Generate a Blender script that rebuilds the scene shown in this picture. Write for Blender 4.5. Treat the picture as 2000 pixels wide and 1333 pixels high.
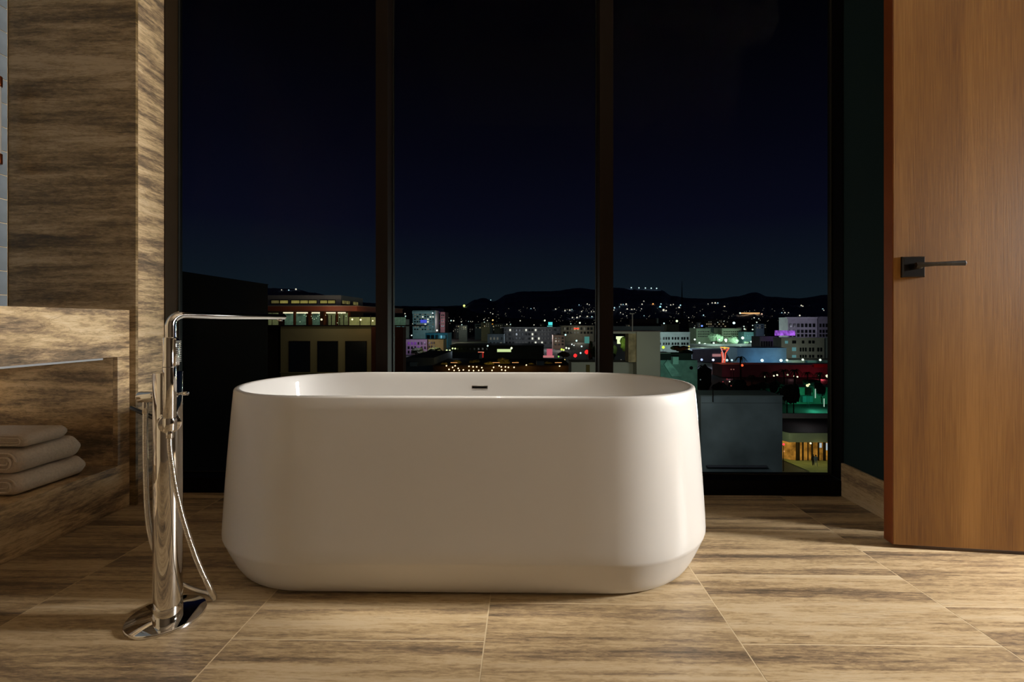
import bpy, bmesh, math, random
from mathutils import Vector, Matrix
random.seed(7)
C = bpy.context.scene.collection
for o in list(bpy.data.objects): bpy.data.objects.remove(o)

# ------------------------------------------------------------------ camera
F = 906.0; CX = 1012.0; CY = 631.0; H = 0.75; TH = 13/906.0
cam_d = bpy.data.cameras.new('camera'); cam = bpy.data.objects.new('camera', cam_d); C.objects.link(cam)
cam.location = (0, 0, H); cam.rotation_euler = (math.pi/2, 0, TH)
cam_d.sensor_width = 36; cam_d.lens = F*36/2000; cam_d.clip_start = .05; cam_d.clip_end = 12000
cam_d.shift_x = (1000-CX)/2000; cam_d.shift_y = (CY-666.5)/2000
bpy.context.scene.camera = cam
def ray(px, py):
    a = (px-CX)/F; c, s = math.cos(TH), math.sin(TH)
    return (a*c-s, a*s+c, -(py-CY)/F)
def W(px, py, Y):
    r = ray(px, py); t = Y/r[1]; return Vector((r[0]*t, Y, H+r[2]*t))
def FL(px, py, z=0):
    r = ray(px, py); t = (z-H)/r[2]; return Vector((r[0]*t, r[1]*t, z))

# ------------------------------------------------------------------ world
sc = bpy.context.scene
sc.view_settings.view_transform = 'Standard'; sc.view_settings.look = 'None'
sc.view_settings.gamma = 1; sc.view_settings.exposure = 0; sc.view_settings.use_curve_mapping = False
w = bpy.data.worlds.new('night_sky'); sc.world = w; w.use_nodes = True
nt = w.node_tree; nt.nodes.clear()
tc = nt.nodes.new('ShaderNodeTexCoord'); sp = nt.nodes.new('ShaderNodeSeparateXYZ'); cr = nt.nodes.new('ShaderNodeValToRGB')
bg = nt.nodes.new('ShaderNodeBackground'); wo = nt.nodes.new('ShaderNodeOutputWorld')
nt.links.new(tc.outputs['Generated'], sp.inputs[0]); nt.links.new(sp.outputs['Z'], cr.inputs[0])
nt.links.new(cr.outputs[0], bg.inputs[0]); nt.links.new(bg.outputs[0], wo.inputs[0])
e = cr.color_ramp.elements
e[0].position = 0.0; e[0].color = (.0056, .0108, .0160, 1)
e[1].position = 0.62; e[1].color = (.0003, .0003, .0006, 1)
for p, c in ((.05, (.0055, .0105, .0155, 1)), (.10, (.0045, .0078, .0132, 1)), (.20, (.0026, .0031, .0095, 1)), (.34, (.0014, .0015, .0048, 1)), (.50, (.0006, .0006, .0014, 1))):
    q = e.new(p); q.color = c
bg.inputs[1].default_value = 1.0

# ------------------------------------------------------------------ room lights
def area(name, loc, target, sx, sy, power, col, spread=180):
    d = bpy.data.lights.new(name, 'AREA'); d.shape = 'RECTANGLE'; d.size = sx; d.size_y = sy; d.energy = power; d.color = col; d.spread = math.radians(spread)
    o = bpy.data.objects.new(name, d); C.objects.link(o); o.location = loc
    o.rotation_euler = (Vector(target)-Vector(loc)).to_track_quat('-Z', 'Y').to_euler(); return o
area('side_lamp', (3.7, 1.16, 1.32), (-.6, 1.42, .70), .30, .50, 228, (1, .96, .90))
sd_ = bpy.data.lights.new('tub_fill_spot', 'SPOT'); sd_.energy = 165; sd_.color = (1, .93, .82); sd_.spot_size = math.radians(31); sd_.spot_blend = .55; sd_.shadow_soft_size = .03  # added fill spot that brightens the tub interior, no known fixture
so_ = bpy.data.objects.new('tub_fill_spot', sd_); C.objects.link(so_); so_.location = (-.19, 1.44, 2.76); so_.rotation_euler = (Vector((-.19, 1.68, .4))-so_.location).to_track_quat('-Z', 'Y').to_euler()
area('ceiling_fill', (.3, .2, 2.77), (.3, .2, 0), 2.0, 1.4, 2.0, (1, .70, .40))  # added weak warm fill for the whole room

# ------------------------------------------------------------------ materials
MATS = {}
def newmat(name):
    m = bpy.data.materials.new(name); m.use_nodes = True; n = m.node_tree; n.nodes.clear()
    out = n.nodes.new('ShaderNodeOutputMaterial'); return m, n, out
def plain(name, col, rough=.6, metal=0, var=.15, scale=6, coat=0, bump=0, spec=.5):
    if name in MATS: return MATS[name]
    m, n, out = newmat(name)
    b = n.nodes.new('ShaderNodeBsdfPrincipled'); n.links.new(b.outputs[0], out.inputs[0])
    t = n.nodes.new('ShaderNodeTexCoord'); z = n.nodes.new('ShaderNodeTexNoise'); z.inputs['Scale'].default_value = scale; z.inputs['Detail'].default_value = 5
    n.links.new(t.outputs['Object'], z.inputs['Vector'])
    r = n.nodes.new('ShaderNodeValToRGB'); n.links.new(z.outputs[0], r.inputs[0])
    r.color_ramp.elements[0].position = .3; r.color_ramp.elements[1].position = .7
    r.color_ramp.elements[0].color = tuple(c*(1-var) for c in col)+(1,)
    r.color_ramp.elements[1].color = tuple(min(1, c*(1+var)) for c in col)+(1,)
    n.links.new(r.outputs[0], b.inputs['Base Color'])
    b.inputs['Roughness'].default_value = rough; b.inputs['Metallic'].default_value = metal
    b.inputs['Coat Weight'].default_value = coat; b.inputs['Coat Roughness'].default_value = .03; b.inputs['Specular IOR Level'].default_value = spec
    if bump:
        bp = n.nodes.new('ShaderNodeBump'); bp.inputs['Strength'].default_value = bump; bp.inputs['Distance'].default_value = .002
        n.links.new(z.outputs[0], bp.inputs['Height']); n.links.new(bp.outputs[0], b.inputs['Normal'])
    MATS[name] = m; return m
def emit(name, col, st, sample=False):
    if name in MATS: return MATS[name]
    m, n, out = newmat(name); em = n.nodes.new('ShaderNodeEmission'); em.inputs[0].default_value = tuple(col)+(1,); em.inputs[1].default_value = st
    n.links.new(em.outputs[0], out.inputs[0])
    if not sample: m.cycles.emission_sampling = 'NONE'
    MATS[name] = m; return m
def litglass(name, col, st, scale=3):
    """lit interior seen through glazing: uneven emission"""
    if name in MATS: return MATS[name]
    m, n, out = newmat(name); em = n.nodes.new('ShaderNodeEmission'); em.inputs[1].default_value = st
    t = n.nodes.new('ShaderNodeTexCoord'); z = n.nodes.new('ShaderNodeTexNoise'); z.inputs['Scale'].default_value = scale; z.inputs['Detail'].default_value = 4
    n.links.new(t.outputs['Object'], z.inputs['Vector']); r = n.nodes.new('ShaderNodeValToRGB'); n.links.new(z.outputs[0], r.inputs[0])
    r.color_ramp.elements[0].position = .35; r.color_ramp.elements[1].position = .7
    r.color_ramp.elements[0].color = tuple(c*.25 for c in col)+(1,); r.color_ramp.elements[1].color = tuple(col)+(1,)
    n.links.new(r.outputs[0], em.inputs[0]); n.links.new(em.outputs[0], out.inputs[0]); m.cycles.emission_sampling = 'NONE'
    MATS[name] = m; return m
def stone(name, sc3, ramp, rough=.42, rnd=True, fine=1.0, off=(0, 0, 0), dist=.35):
    """veined travertine; sc3 = coordinate scale per axis (small along the vein)"""
    m, n, out = newmat(name); L = n.links.new
    b = n.nodes.new('ShaderNodeBsdfPrincipled'); L(b.outputs[0], out.inputs[0])
    t = n.nodes.new('ShaderNodeTexCoord'); mp = n.nodes.new('ShaderNodeMapping'); mp.inputs['Scale'].default_value = sc3; mp.inputs['Location'].default_value = off
    if rnd:
        oi = n.nodes.new('ShaderNodeObjectInfo'); mu = n.nodes.new('ShaderNodeVectorMath'); mu.operation = 'MULTIPLY'
        cb = n.nodes.new('ShaderNodeCombineXYZ')
        for k in range(3): L(oi.outputs['Random'], cb.inputs[k])
        mu.inputs[1].default_value = (13.1, 37.7, 21.3); L(cb.outputs[0], mu.inputs[0])
        ad = n.nodes.new('ShaderNodeVectorMath'); L(t.outputs['Object'], ad.inputs[0]); L(mu.outputs[0], ad.inputs[1]); L(ad.outputs[0], mp.inputs[0])
    else: L(t.outputs['Object'], mp.inputs[0])
    def noise(scale, detail, rough_, d, src=None):
        z = n.nodes.new('ShaderNodeTexNoise'); z.inputs['Scale'].default_value = scale; z.inputs['Detail'].default_value = detail
        z.inputs['Roughness'].default_value = rough_; z.inputs['Distortion'].default_value = d; L(src or mp.outputs[0], z.inputs['Vector']); return z.outputs[0]
    def math_(op, a, b_):
        q = n.nodes.new('ShaderNodeMath'); q.operation = op
        for i, v in enumerate((a, b_)):
            if isinstance(v, (int, float)): q.inputs[i].default_value = v
            else: L(v, q.inputs[i])
        return q.outputs[0]
    m2 = n.nodes.new('ShaderNodeMapping'); m2.inputs['Scale'].default_value = tuple(max(6, c*1.9) for c in sc3); src = ad.outputs[0] if rnd else t.outputs['Object']; L(src, m2.inputs[0])
    n1 = noise(.75, 4, .5, dist); n2 = noise(2.6*fine, 6, .62, dist*.8); n3 = noise(5.5, 9, .72, .5, m2.outputs[0]); n4 = noise(.30, 3, .5, 1.2)
    s = math_('ADD', math_('MULTIPLY', n1, .33), math_('ADD', math_('MULTIPLY', n2, .29), math_('ADD', math_('MULTIPLY', n3, .26), math_('MULTIPLY', n4, .12))))
    if rnd: s = math_('ADD', s, math_('MULTIPLY', math_('SUBTRACT', oi.outputs['Random'], .5), .050))
    r = n.nodes.new('ShaderNodeValToRGB'); L(s, r.inputs[0]); el = r.color_ramp.elements
    el[0].position = ramp[0][0]; el[0].color = tuple(ramp[0][1])+(1,); el[1].position = ramp[-1][0]; el[1].color = tuple(ramp[-1][1])+(1,)
    for p, c in ramp[1:-1]: q = el.new(p); q.color = tuple(c)+(1,)
    # thin dark veins where a second field crosses its middle value
    v = noise(1.1, 7, .62, dist*1.5)
    rv = n.nodes.new('ShaderNodeValToRGB'); L(v, rv.inputs[0]); ev = rv.color_ramp.elements
    ev[0].position = .488; ev[0].color = (1, 1, 1, 1); ev[1].position = .512; ev[1].color = (1, 1, 1, 1); q = ev.new(.5); q.color = (.58, .54, .50, 1)
    mx = n.nodes.new('ShaderNodeMix'); mx.data_type = 'RGBA'; mx.blend_type = 'MULTIPLY'; mx.inputs[0].default_value = .75
    L(r.outputs[0], mx.inputs[6]); L(rv.outputs[0], mx.inputs[7]); L(mx.outputs[2], b.inputs['Base Color'])
    b.inputs['Roughness'].default_value = rough
    bp = n.nodes.new('ShaderNodeBump'); bp.inputs['Strength'].default_value = .12; bp.inputs['Distance'].default_value = .001; L(n3, bp.inputs['Height']); L(bp.outputs[0], b.inputs['Normal'])
    return m
SQ = lambda R_, k=.74, m=.492: [(m+(p-m)*k, (c[0], c[1]*.985, c[2]*.96)) for p, c in R_]
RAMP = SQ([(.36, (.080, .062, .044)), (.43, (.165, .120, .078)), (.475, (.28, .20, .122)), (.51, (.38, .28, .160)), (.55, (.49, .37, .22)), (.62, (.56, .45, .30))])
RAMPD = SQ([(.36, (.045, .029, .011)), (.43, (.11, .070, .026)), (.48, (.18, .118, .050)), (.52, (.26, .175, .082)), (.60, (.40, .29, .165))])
M_floor = stone('floor_travertine', (1.0, 17, 17), RAMP, rough=.38)
RAMP_LIT = [(p, tuple(min(.85, v*1.38) for v in c)) for p, c in RAMP]  # brighter copy: side light on vanity and pier return put into the colour
M_side = stone('travertine_return', (1.5, 2.2, 16), RAMP_LIT, rnd=False, rough=.45, dist=.6)
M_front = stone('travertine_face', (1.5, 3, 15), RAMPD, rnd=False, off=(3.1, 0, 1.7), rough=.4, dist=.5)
M_van = stone('travertine_vanity', (2, 2.2, 13), RAMP_LIT, rnd=False, off=(1.7, 5.2, 6.4), rough=.45, dist=.5)
M_grout = plain('cream_grout', (.62, .50, .32), .8)
M_base = stone('travertine_baseboard', (3, 1.4, 12), RAMP, rnd=False, off=(0, 4, 2), rough=.45)
M_teal = plain('teal_paint', (.009, .023, .028), .6, var=.05, scale=2, spec=.2)
M_room = plain('warm_wall_paint', (.10, .068, .038), .8, var=.04)
M_ceil = plain('ceiling_paint', (.40, .33, .25), .9, var=.03)
M_bronze = plain('dark_bronze_frame', (.011, .0065, .0042), .5, var=.1, spec=.12)
M_bead = plain('olive_gasket', (.014, .013, .010), .5, spec=.2)
M_jamb = plain('lit_brown_jamb', (.030, .0185, .009), .5, var=.1, spec=.12)  # brighter copy of the frame bronze, light on the jamb painted in
M_black = plain('black_metal', (.0022, .002, .002), .5, var=.1, spec=.08)
M_tub = plain('glazed_white', (.60, .585, .565), .5, var=.012, scale=3, coat=.5)
def chrome_mat():
    m, n, out = newmat('chrome'); b = n.nodes.new('ShaderNodeBsdfPrincipled'); n.links.new(b.outputs[0], out.inputs[0])
    t = n.nodes.new('ShaderNodeTexCoord'); z = n.nodes.new('ShaderNodeTexNoise'); z.inputs['Scale'].default_value = 40; n.links.new(t.outputs['Object'], z.inputs['Vector'])
    r = n.nodes.new('ShaderNodeMapRange'); r.inputs[3].default_value = .035; r.inputs[4].default_value = .06; n.links.new(z.outputs[0], r.inputs[0]); n.links.new(r.outputs[0], b.inputs['Roughness'])
    b.inputs['Base Color'].default_value = (.72, .71, .70, 1); b.inputs['Metallic'].default_value = 1; return m
M_chrome = chrome_mat()
M_steel = plain('brushed_slot', (.16, .14, .12), .35, 1, var=.1)
M_towel = plain('white_terry', (.70, .62, .54), .95, var=.08, scale=140, bump=.9)
M_alu = plain('satin_aluminium', (.62, .63, .66), .35, .6, var=.04)
M_copper = plain('copper_cap', (.30, .09, .035), .3, 1)
M_opal = plain('opal_glass', (.32, .30, .27), .3, var=.05)
M_handle = plain('blackened_bronze', (.035, .032, .030), .32, .85, var=.15)
def wood_mat():
    m, n, out = newmat('red_brown_veneer'); L = n.links.new; b = n.nodes.new('ShaderNodeBsdfPrincipled'); L(b.outputs[0], out.inputs[0])
    t = n.nodes.new('ShaderNodeTexCoord'); mp = n.nodes.new('ShaderNodeMapping'); mp.inputs['Scale'].default_value = (5, 5, .45); L(t.outputs['Object'], mp.inputs[0])
    z = n.nodes.new('ShaderNodeTexNoise'); z.inputs['Scale'].default_value = 1.4; z.inputs['Detail'].default_value = 6; z.inputs['Distortion'].default_value = .4; L(mp.outputs[0], z.inputs['Vector'])
    mp2 = n.nodes.new('ShaderNodeMapping'); mp2.inputs['Scale'].default_value = (260, 260, 7); L(t.outputs['Object'], mp2.inputs[0])
    z2 = n.nodes.new('ShaderNodeTexNoise'); z2.inputs['Scale'].default_value = 1; z2.inputs['Detail'].default_value = 4; L(mp2.outputs[0], z2.inputs['Vector'])
    a = n.nodes.new('ShaderNodeMath'); a.operation = 'MULTIPLY_ADD'; a.inputs[1].default_value = .35; L(z2.outputs[0], a.inputs[0])
    s = n.nodes.new('ShaderNodeMath'); s.operation = 'MULTIPLY'; s.inputs[1].default_value = .65; L(z.outputs[0], s.inputs[0]); L(s.outputs[0], a.inputs[2])
    r = n.nodes.new('ShaderNodeValToRGB'); L(a.outputs[0], r.inputs[0]); e = r.color_ramp.elements
    e[0].position = .33; e[0].color = (.150, .056, .008, 1); e[1].position = .66; e[1].color = (.38, .185, .042, 1); q = e.new(.5); q.color = (.26, .115, .019, 1)
    L(r.outputs[0], b.inputs['Base Color']); b.inputs['Roughness'].default_value = .48
    bp = n.nodes.new('ShaderNodeBump'); bp.inputs['Strength'].default_value = .10; bp.inputs['Distance'].default_value = .001; L(z2.outputs[0], bp.inputs['Height']); L(bp.outputs[0], b.inputs['Normal']); return m
M_wood = wood_mat()
M_edge = plain('red_edge_veneer', (.20, .050, .010), .45, var=.2, scale=3)
def glass_mat():
    m, n, out = newmat('window_glass'); L = n.links.new
    tr = n.nodes.new('ShaderNodeBsdfTransparent'); tr.inputs[0].default_value = (.93, .96, .96, 1); g = n.nodes.new('ShaderNodeBsdfGlossy'); g.inputs['Roughness'].default_value = .01
    fr = n.nodes.new('ShaderNodeFresnel'); fr.inputs[0].default_value = 1.06; mx = n.nodes.new('ShaderNodeMixShader')
    L(fr.outputs[0], mx.inputs[0]); L(tr.outputs[0], mx.inputs[1]); L(g.outputs[0], mx.inputs[2]); L(mx.outputs[0], out.inputs[0]); return m
M_glass = glass_mat()

# ------------------------------------------------------------------ mesh helpers
def link(name, bm, m, parent=None, smooth=False, loc=None):
    me = bpy.data.meshes.new(name); bmesh.ops.recalc_face_normals(bm, faces=bm.faces); bm.to_mesh(me); bm.free()
    if smooth:
        for p in me.polygons: p.use_smooth = True
    o = bpy.data.objects.new(name, me); C.objects.link(o)
    for mm in (m if isinstance(m, (list, tuple)) else [m]): me.materials.append(mm)
    if parent is not None: o.parent = parent
    if loc is not None: o.location = loc
    return o
def tag(o, label=None, cat=None, group=None, kind=None):
    if label: o['label'] = label
    if cat: o['category'] = cat
    if group: o['group'] = group
    if kind: o['kind'] = kind
    return o
def empty(name, loc=(0, 0, 0)):
    o = bpy.data.objects.new(name, None); C.objects.link(o); o.location = loc; o.empty_display_size = .1; return o
def add_box(bm, a, b, bev=0, seg=2, mtx=None):
    a = Vector(a); b = Vector(b)
    r = bmesh.ops.create_cube(bm, size=1); vs = r['verts']
    for v in vs: v.co = Vector(((a.x+b.x)/2+v.co.x*(b.x-a.x), (a.y+b.y)/2+v.co.y*(b.y-a.y), (a.z+b.z)/2+v.co.z*(b.z-a.z)))
    if bev:
        es = list({e_ for v in vs for e_ in v.link_edges}); r2 = bmesh.ops.bevel(bm, geom=es, offset=bev, segments=seg, affect='EDGES', profile=.5)
        vs = list({v for f in r2['faces'] for v in f.verts} | {v for v in vs if v.is_valid})
    if mtx is not None: bmesh.ops.transform(bm, matrix=mtx, verts=[v for v in vs if v.is_valid])
def box(name, a, b, m, parent=None, bev=0, smooth=False):
    a = Vector(a); b = Vector(b); off = Vector((0, 0, 0))
    c = Vector(((a.x+b.x)/2, (a.y+b.y)/2, min(a.z, b.z))); pl = parent_world(parent)
    bm = bmesh.new(); add_box(bm, a-c, b-c, bev); return link(name, bm, m, parent, smooth, c-pl)
def parent_world(p):
    v = Vector((0, 0, 0))
    while p is not None: v += p.location; p = p.parent
    return v
def add_tube(bm, pts, rad, seg=16, caps=True):
    """swept tube; rad is a number or a list"""
    pts = [Vector(p) for p in pts]; n = len(pts); rad = rad if isinstance(rad, (list, tuple)) else [rad]*n
    t0 = (pts[1]-pts[0]).normalized(); up = Vector((0, 0, 1)) if abs(t0.z) < .9 else Vector((1, 0, 0)); u = t0.cross(up).normalized(); rings = []
    for i, p in enumerate(pts):
        t = (pts[min(i+1, n-1)]-pts[max(i-1, 0)]).normalized(); u = (u-t*u.dot(t)).normalized(); v = t.cross(u)
        rings.append([bm.verts.new(p+(u*math.cos(a)+v*math.sin(a))*rad[i]) for a in [2*math.pi*k/seg for k in range(seg)]])
    for i in range(n-1):
        for k in range(seg): bm.faces.new((rings[i][k], rings[i][(k+1) % seg], rings[i+1][(k+1) % seg], rings[i+1][k]))
    if caps: bm.faces.new(rings[0][::-1]); bm.faces.new(rings[-1])
def cyl_pts(a, b, r, bev):
    """path+radii for a cylinder with softened ends"""
    a = Vector(a); b = Vector(b); t = (b-a).normalized()
    return [a, a+t*bev*.3, a+t*bev, b-t*bev, b-t*bev*.3, b], [r-bev, r-bev*.3, r, r, r-bev*.3, r-bev]
def cyl(name, a, b, r, m, parent=None, bev=.001, seg=32):
    pl = parent_world(parent); p, rr = cyl_pts(Vector(a)-pl, Vector(b)-pl, r, bev); bm = bmesh.new(); add_tube(bm, p, rr, seg); o = link(name, bm, m, parent, True)
    sharp(o); return o
def sharp(o, ang=40):
    bm = bmesh.new(); bm.from_mesh(o.data)
    for e_ in bm.edges:
        if len(e_.link_faces) == 2 and e_.calc_face_angle(0) > math.radians(ang): e_.smooth = False
    bm.to_mesh(o.data); bm.free()
def spline(P, n):
    """Catmull-Rom through P"""
    P = [Vector(p) for p in P]; Q = [P[0]*2-P[1]]+P+[P[-1]*2-P[-2]]; out = []
    for i in range(1, len(Q)-2):
        for k in range(n):
            t = k/n; a, b, c, d = Q[i-1], Q[i], Q[i+1], Q[i+2]
            out.append(.5*((2*b)+(c-a)*t+(2*a-5*b+4*c-d)*t*t+(3*b-a-3*c+d)*t**3))
    out.append(P[-1]); return out
def poly_prism(bm, pts, vec):
    a = [bm.verts.new(p) for p in pts]; b = [bm.verts.new(Vector(p)+Vector(vec)) for p in pts]; n = len(a)
    bm.faces.new(a[::-1]); bm.faces.new(b)
    for i in range(n): bm.faces.new((a[i], a[(i+1) % n], b[(i+1) % n], b[i]))

# ------------------------------------------------------------------ room shell
YW = 2.03                      # window wall plane
YG = 2.115                     # glass plane
XR = W(1648, 960, YW).x        # right return wall
XP = W(320, 900, YW).x         # pier face
YP = XP/ (W(265, 900, 1).x)    # front of pier
XT = W(17, 600, YP).x          # tiled wall plane
XL, XRR, YB, ZC = XT, 4.2, -2.2, 2.8
YRET = 1.68
SILL = .066; HEAD = 2.6

fl = box('floor', (XL-.12, YB, -.12), (XRR, YG+.1, -.0004), M_grout); tag(fl, kind='structure')
x0 = -.0945; dx = .6005; dyt = .3; shared = {}
for c in range(-4, 8):
    xa = x0+dx*c; xb = xa+dx; ph = 1.99 if c % 2 == 1 else 1.841
    for k in range(-1, 15):
        yb = ph-dyt*k; ya = yb-dyt
        A = (max(xa+.0017, XL), max(ya+.0017, YB)); B = (min(xb-.0017, XRR), min(yb-.0017, YG))
        if ya > YP-.02 and xa < XP: A = (max(A[0], XP), A[1])
        if B[0]-A[0] < .02 or B[1]-A[1] < .01: continue
        key = (round(B[0]-A[0], 4), round(B[1]-A[1], 4))
        if key not in shared:
            bm = bmesh.new(); add_box(bm, (-key[0]/2, -key[1]/2, -.0004), (key[0]/2, key[1]/2, 0)); o = link('tile', bm, M_floor, fl); shared[key] = o.data
        else:
            o = bpy.data.objects.new('tile', shared[key]); C.objects.link(o); o.parent = fl
        o.location = Vector(((A[0]+B[0])/2, (A[1]+B[1])/2, random.uniform(-.0002, 0)))-fl.location
tag(box('ceiling', (XL-.12, YB, ZC), (XRR, YG+.1, ZC+.1), M_ceil), kind='structure')
wl = tag(box('wall_left', (XL-.12, YB, 0), (XL-.006, YG+.1, ZC), M_grout), kind='structure')
M_gtile = plain('grey_blue_glaze', (.17, .20, .225), .12, var=.30, scale=5, coat=.6, bump=.25)
ztile = W(17, 577, YP).z; hs = abs(W(17, 200, YP).z-W(17, 246.4, YP).z)
bm = bmesh.new(); add_box(bm, (0, -.148, .0016), (.006, .148, hs-.0016), .0012, 1); t0 = link('tile', bm, M_gtile, wl); first = True
for r in range(-1, 22):
    for k in range(4):
        o = t0 if first else bpy.data.objects.new('tile', t0.data)
        if not first: C.objects.link(o); o.parent = wl
        first = False
        yc = YP-.15-.3*k+(0 if r % 2 else .0)
        if ztile+hs*(r+1) > ZC: continue
        o.location = Vector((XL-.0065, yc-.002, ztile+hs*r))-wl.location
tag(box('wall_rear', (XL-.12, YB-.12, 0), (XRR, YB, ZC), M_room), kind='structure')
tag(box('wall_far_right', (XRR, YB, 0), (XRR+.1, YRET, ZC), M_room), kind='structure')
# stone pier left of the window: front slab, return slab
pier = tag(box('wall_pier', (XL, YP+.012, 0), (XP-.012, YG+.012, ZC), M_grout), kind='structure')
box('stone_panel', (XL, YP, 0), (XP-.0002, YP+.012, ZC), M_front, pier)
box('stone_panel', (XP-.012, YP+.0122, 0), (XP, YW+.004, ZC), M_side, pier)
box('edge_trim', (XP-.004, YW+.004, 0), (XP+.0015, YW+.012, ZC), plain('brass_edge', (.42, .36, .20), .35, .7), pier)
# right return + wall behind the door
tag(box('wall_right', (XR, YRET, 0), (XR+.12, YG+.012, ZC), M_teal), kind='structure')
tag(box('wall_return', (XR+.12, YRET, 0), (XRR, YRET+.12, ZC), M_teal), kind='structure')
zb = W(1648, 905, YW).z
tag(box('baseboard_right', (XR-.012, YRET, 0), (XR, YW, zb), M_base, bev=.001), kind='structure')
tag(box('baseboard_return', (XR+.0, YRET-.012, 0), (XRR, YRET, zb), M_base), kind='structure')
# window frame
def wx(px, Y=YW): return W(px, 700, Y).x
tag(box('trim_1', (XP, YW, SILL), (wx(323), YG+.012, HEAD), M_jamb, bev=.002), kind='structure')      # left jamb
tag(box('trim_2', (wx(733.5), YW, SILL), (wx(757), YG+.012, HEAD), M_bronze, bev=.002), kind='structure')
tag(box('trim_3', (wx(1171), YW, SILL), (wx(1198), YG+.012, HEAD), M_bronze, bev=.002), kind='structure')
tag(box('trim_4', (wx(1646.5), YW, SILL), (XR, YG+.012, HEAD), M_black, bev=.001), kind='structure')
tag(box('trim_5', (XP, YW-.004, 0), (XR-.012, YG+.012, SILL), M_black, bev=.002), kind='structure')      # sill
tag(box('trim_6', (XP, YW, HEAD), (XR, YG+.012, ZC), M_black), kind='structure')
bays = [(wx(323), wx(733.5)), (wx(757), wx(1171)), (wx(1198), wx(1646.5))]
for i, (a, b) in enumerate(bays):
    bm = bmesh.new(); t = .0045
    for A, B in (((a, SILL), (a+t, HEAD)), ((b-t, SILL), (b, HEAD)), ((a+t, SILL), (b-t, SILL+t)), ((a+t, HEAD-t), (b-t, HEAD))):
        add_box(bm, (A[0], YG-.012, A[1]), (B[0], YG+.012, B[1]), .001, 1)
    wd = tag(link('window_%d' % (i+1), bm, M_bead), kind='structure')
    bm = bmesh.new(); add_box(bm, (a+t, YG-.003, SILL+t), (b-t, YG+.003, HEAD-t)); link('pane', bm, M_glass, wd)

# ------------------------------------------------------------------ vanity
van = empty('vanity_unit', (XP-.25, 1.3, 0)); tag(van, 'veined brown stone vanity with an open shelf holding towels, at the left wall', 'vanity')
XV = W(253.5, 800, YP).x; VY0 = .55; VY1 = YP-.001; zt = W(253, 606, YP).z; zap = .614; zsh = .179; pe = W(230, 800, 1).x; YE = XV/pe; XB = XL+.004
def vb(n, a, b, m=M_van, bev=.0012): return box(n, a, b, m, van, bev)
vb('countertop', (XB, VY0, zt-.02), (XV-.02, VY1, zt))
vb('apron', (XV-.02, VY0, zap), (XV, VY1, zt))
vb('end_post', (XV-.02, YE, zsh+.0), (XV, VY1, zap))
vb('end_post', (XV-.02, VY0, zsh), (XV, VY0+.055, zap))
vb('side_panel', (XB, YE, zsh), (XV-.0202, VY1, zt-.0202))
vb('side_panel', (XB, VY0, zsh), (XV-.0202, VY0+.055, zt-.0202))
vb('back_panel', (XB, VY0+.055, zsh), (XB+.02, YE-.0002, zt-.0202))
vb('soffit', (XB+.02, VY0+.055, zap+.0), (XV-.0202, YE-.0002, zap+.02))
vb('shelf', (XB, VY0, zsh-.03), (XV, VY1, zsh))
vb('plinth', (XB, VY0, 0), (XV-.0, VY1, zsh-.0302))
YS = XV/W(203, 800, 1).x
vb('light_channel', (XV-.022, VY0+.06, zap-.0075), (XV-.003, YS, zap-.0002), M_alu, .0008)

# ------------------------------------------------------------------ towels on the shelf
def towel(label, xr, y0, y1, z0, th, wid, turns, sag=0, slack=.0):
    """flattened roll: the spiral end faces the camera side, the smooth fold faces +x"""
    root = empty('folded_towel', (xr-wid/2, (y0+y1)/2, z0)); tag(root, label, 'towel', 'white towels stacked on the vanity shelf')
    R = th/2; hw = wid/2-R; c = root.location
    def outline(r, k=22):
        p = []
        for i in range(k+1):
            a = -math.pi/2+math.pi*i/k; p.append((hw+math.cos(a)*r, math.sin(a)*r))
        for i in range(k+1):
            a = math.pi/2+math.pi*i/k; p.append((-hw+math.cos(a)*r, math.sin(a)*r))
        return p
    bm = bmesh.new(); rows = []; ny = 18; L = y1-y0
    for j in range(ny+1):
        t = j/ny; edge = min(t, 1-t)*L; q = 1 if edge > .02 else math.sqrt(max(0, 1-((.02-edge)/.02)**2))*.36+.64
        yy = -L/2+L*t; row = []; dome = .10*math.sin(math.pi*t)**2
        for (x, z) in outline(R):
            k = 1 if q > .999 else q
            wob = .0016*math.sin(37*yy+9*x+z0*50)+.0012*math.sin(90*x+15*yy)
            zz = z*(k+(dome if z > 0 else 0))*(1/(1+.06))+wob*(1 if z > 0 else .3)
            if x < 0: zz += 0
            row.append(bm.verts.new((x-(1-k)*R*.5*(1 if x > 0 else -1), yy, max(zz+R*(.98 if sag == 0 else .98), .0))))
        rows.append(row)
    n = len(rows[0])
    for j in range(ny):
        for i in range(n): bm.faces.new((rows[j][i], rows[j][(i+1) % n], rows[j+1][(i+1) % n], rows[j+1][i]))
    bm.faces.new(rows[0]); bm.faces.new(rows[-1][::-1]); link('towel_body', bm, M_towel, root, True)
    # spiral layers standing slightly proud at the near end
    pts = []; N = 60*turns
    for i in range(N+1):
        f = i/N; r = R*(.80-.66*f); a = 2*math.pi*turns*f
        ca, sa = math.cos(a), math.sin(a); pts.append(Vector(((hw*(1-.0*f))*(1 if ca > 0 else -1)*min(1, abs(ca)*6)+ca*r, -L/2+.003-.004*math.sin(f*3), R*.98+sa*r)))
    for q_ in pts: q_.y -= .0045
    bm = bmesh.new(); add_tube(bm, pts, R*.085, 8); link('rolled_layers', bm, M_towel, root, True)
    return root
towel('rolled white towel at the bottom of the stack of three, lying on the stone shelf', -1.655, 1.492, 1.732, zsh+.0005, .073, .34, 2)
towel('thick rolled white towel in the middle of the stack of three', -1.648, 1.488, 1.706, zsh+.0745, .084, .35, 2)
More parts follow.
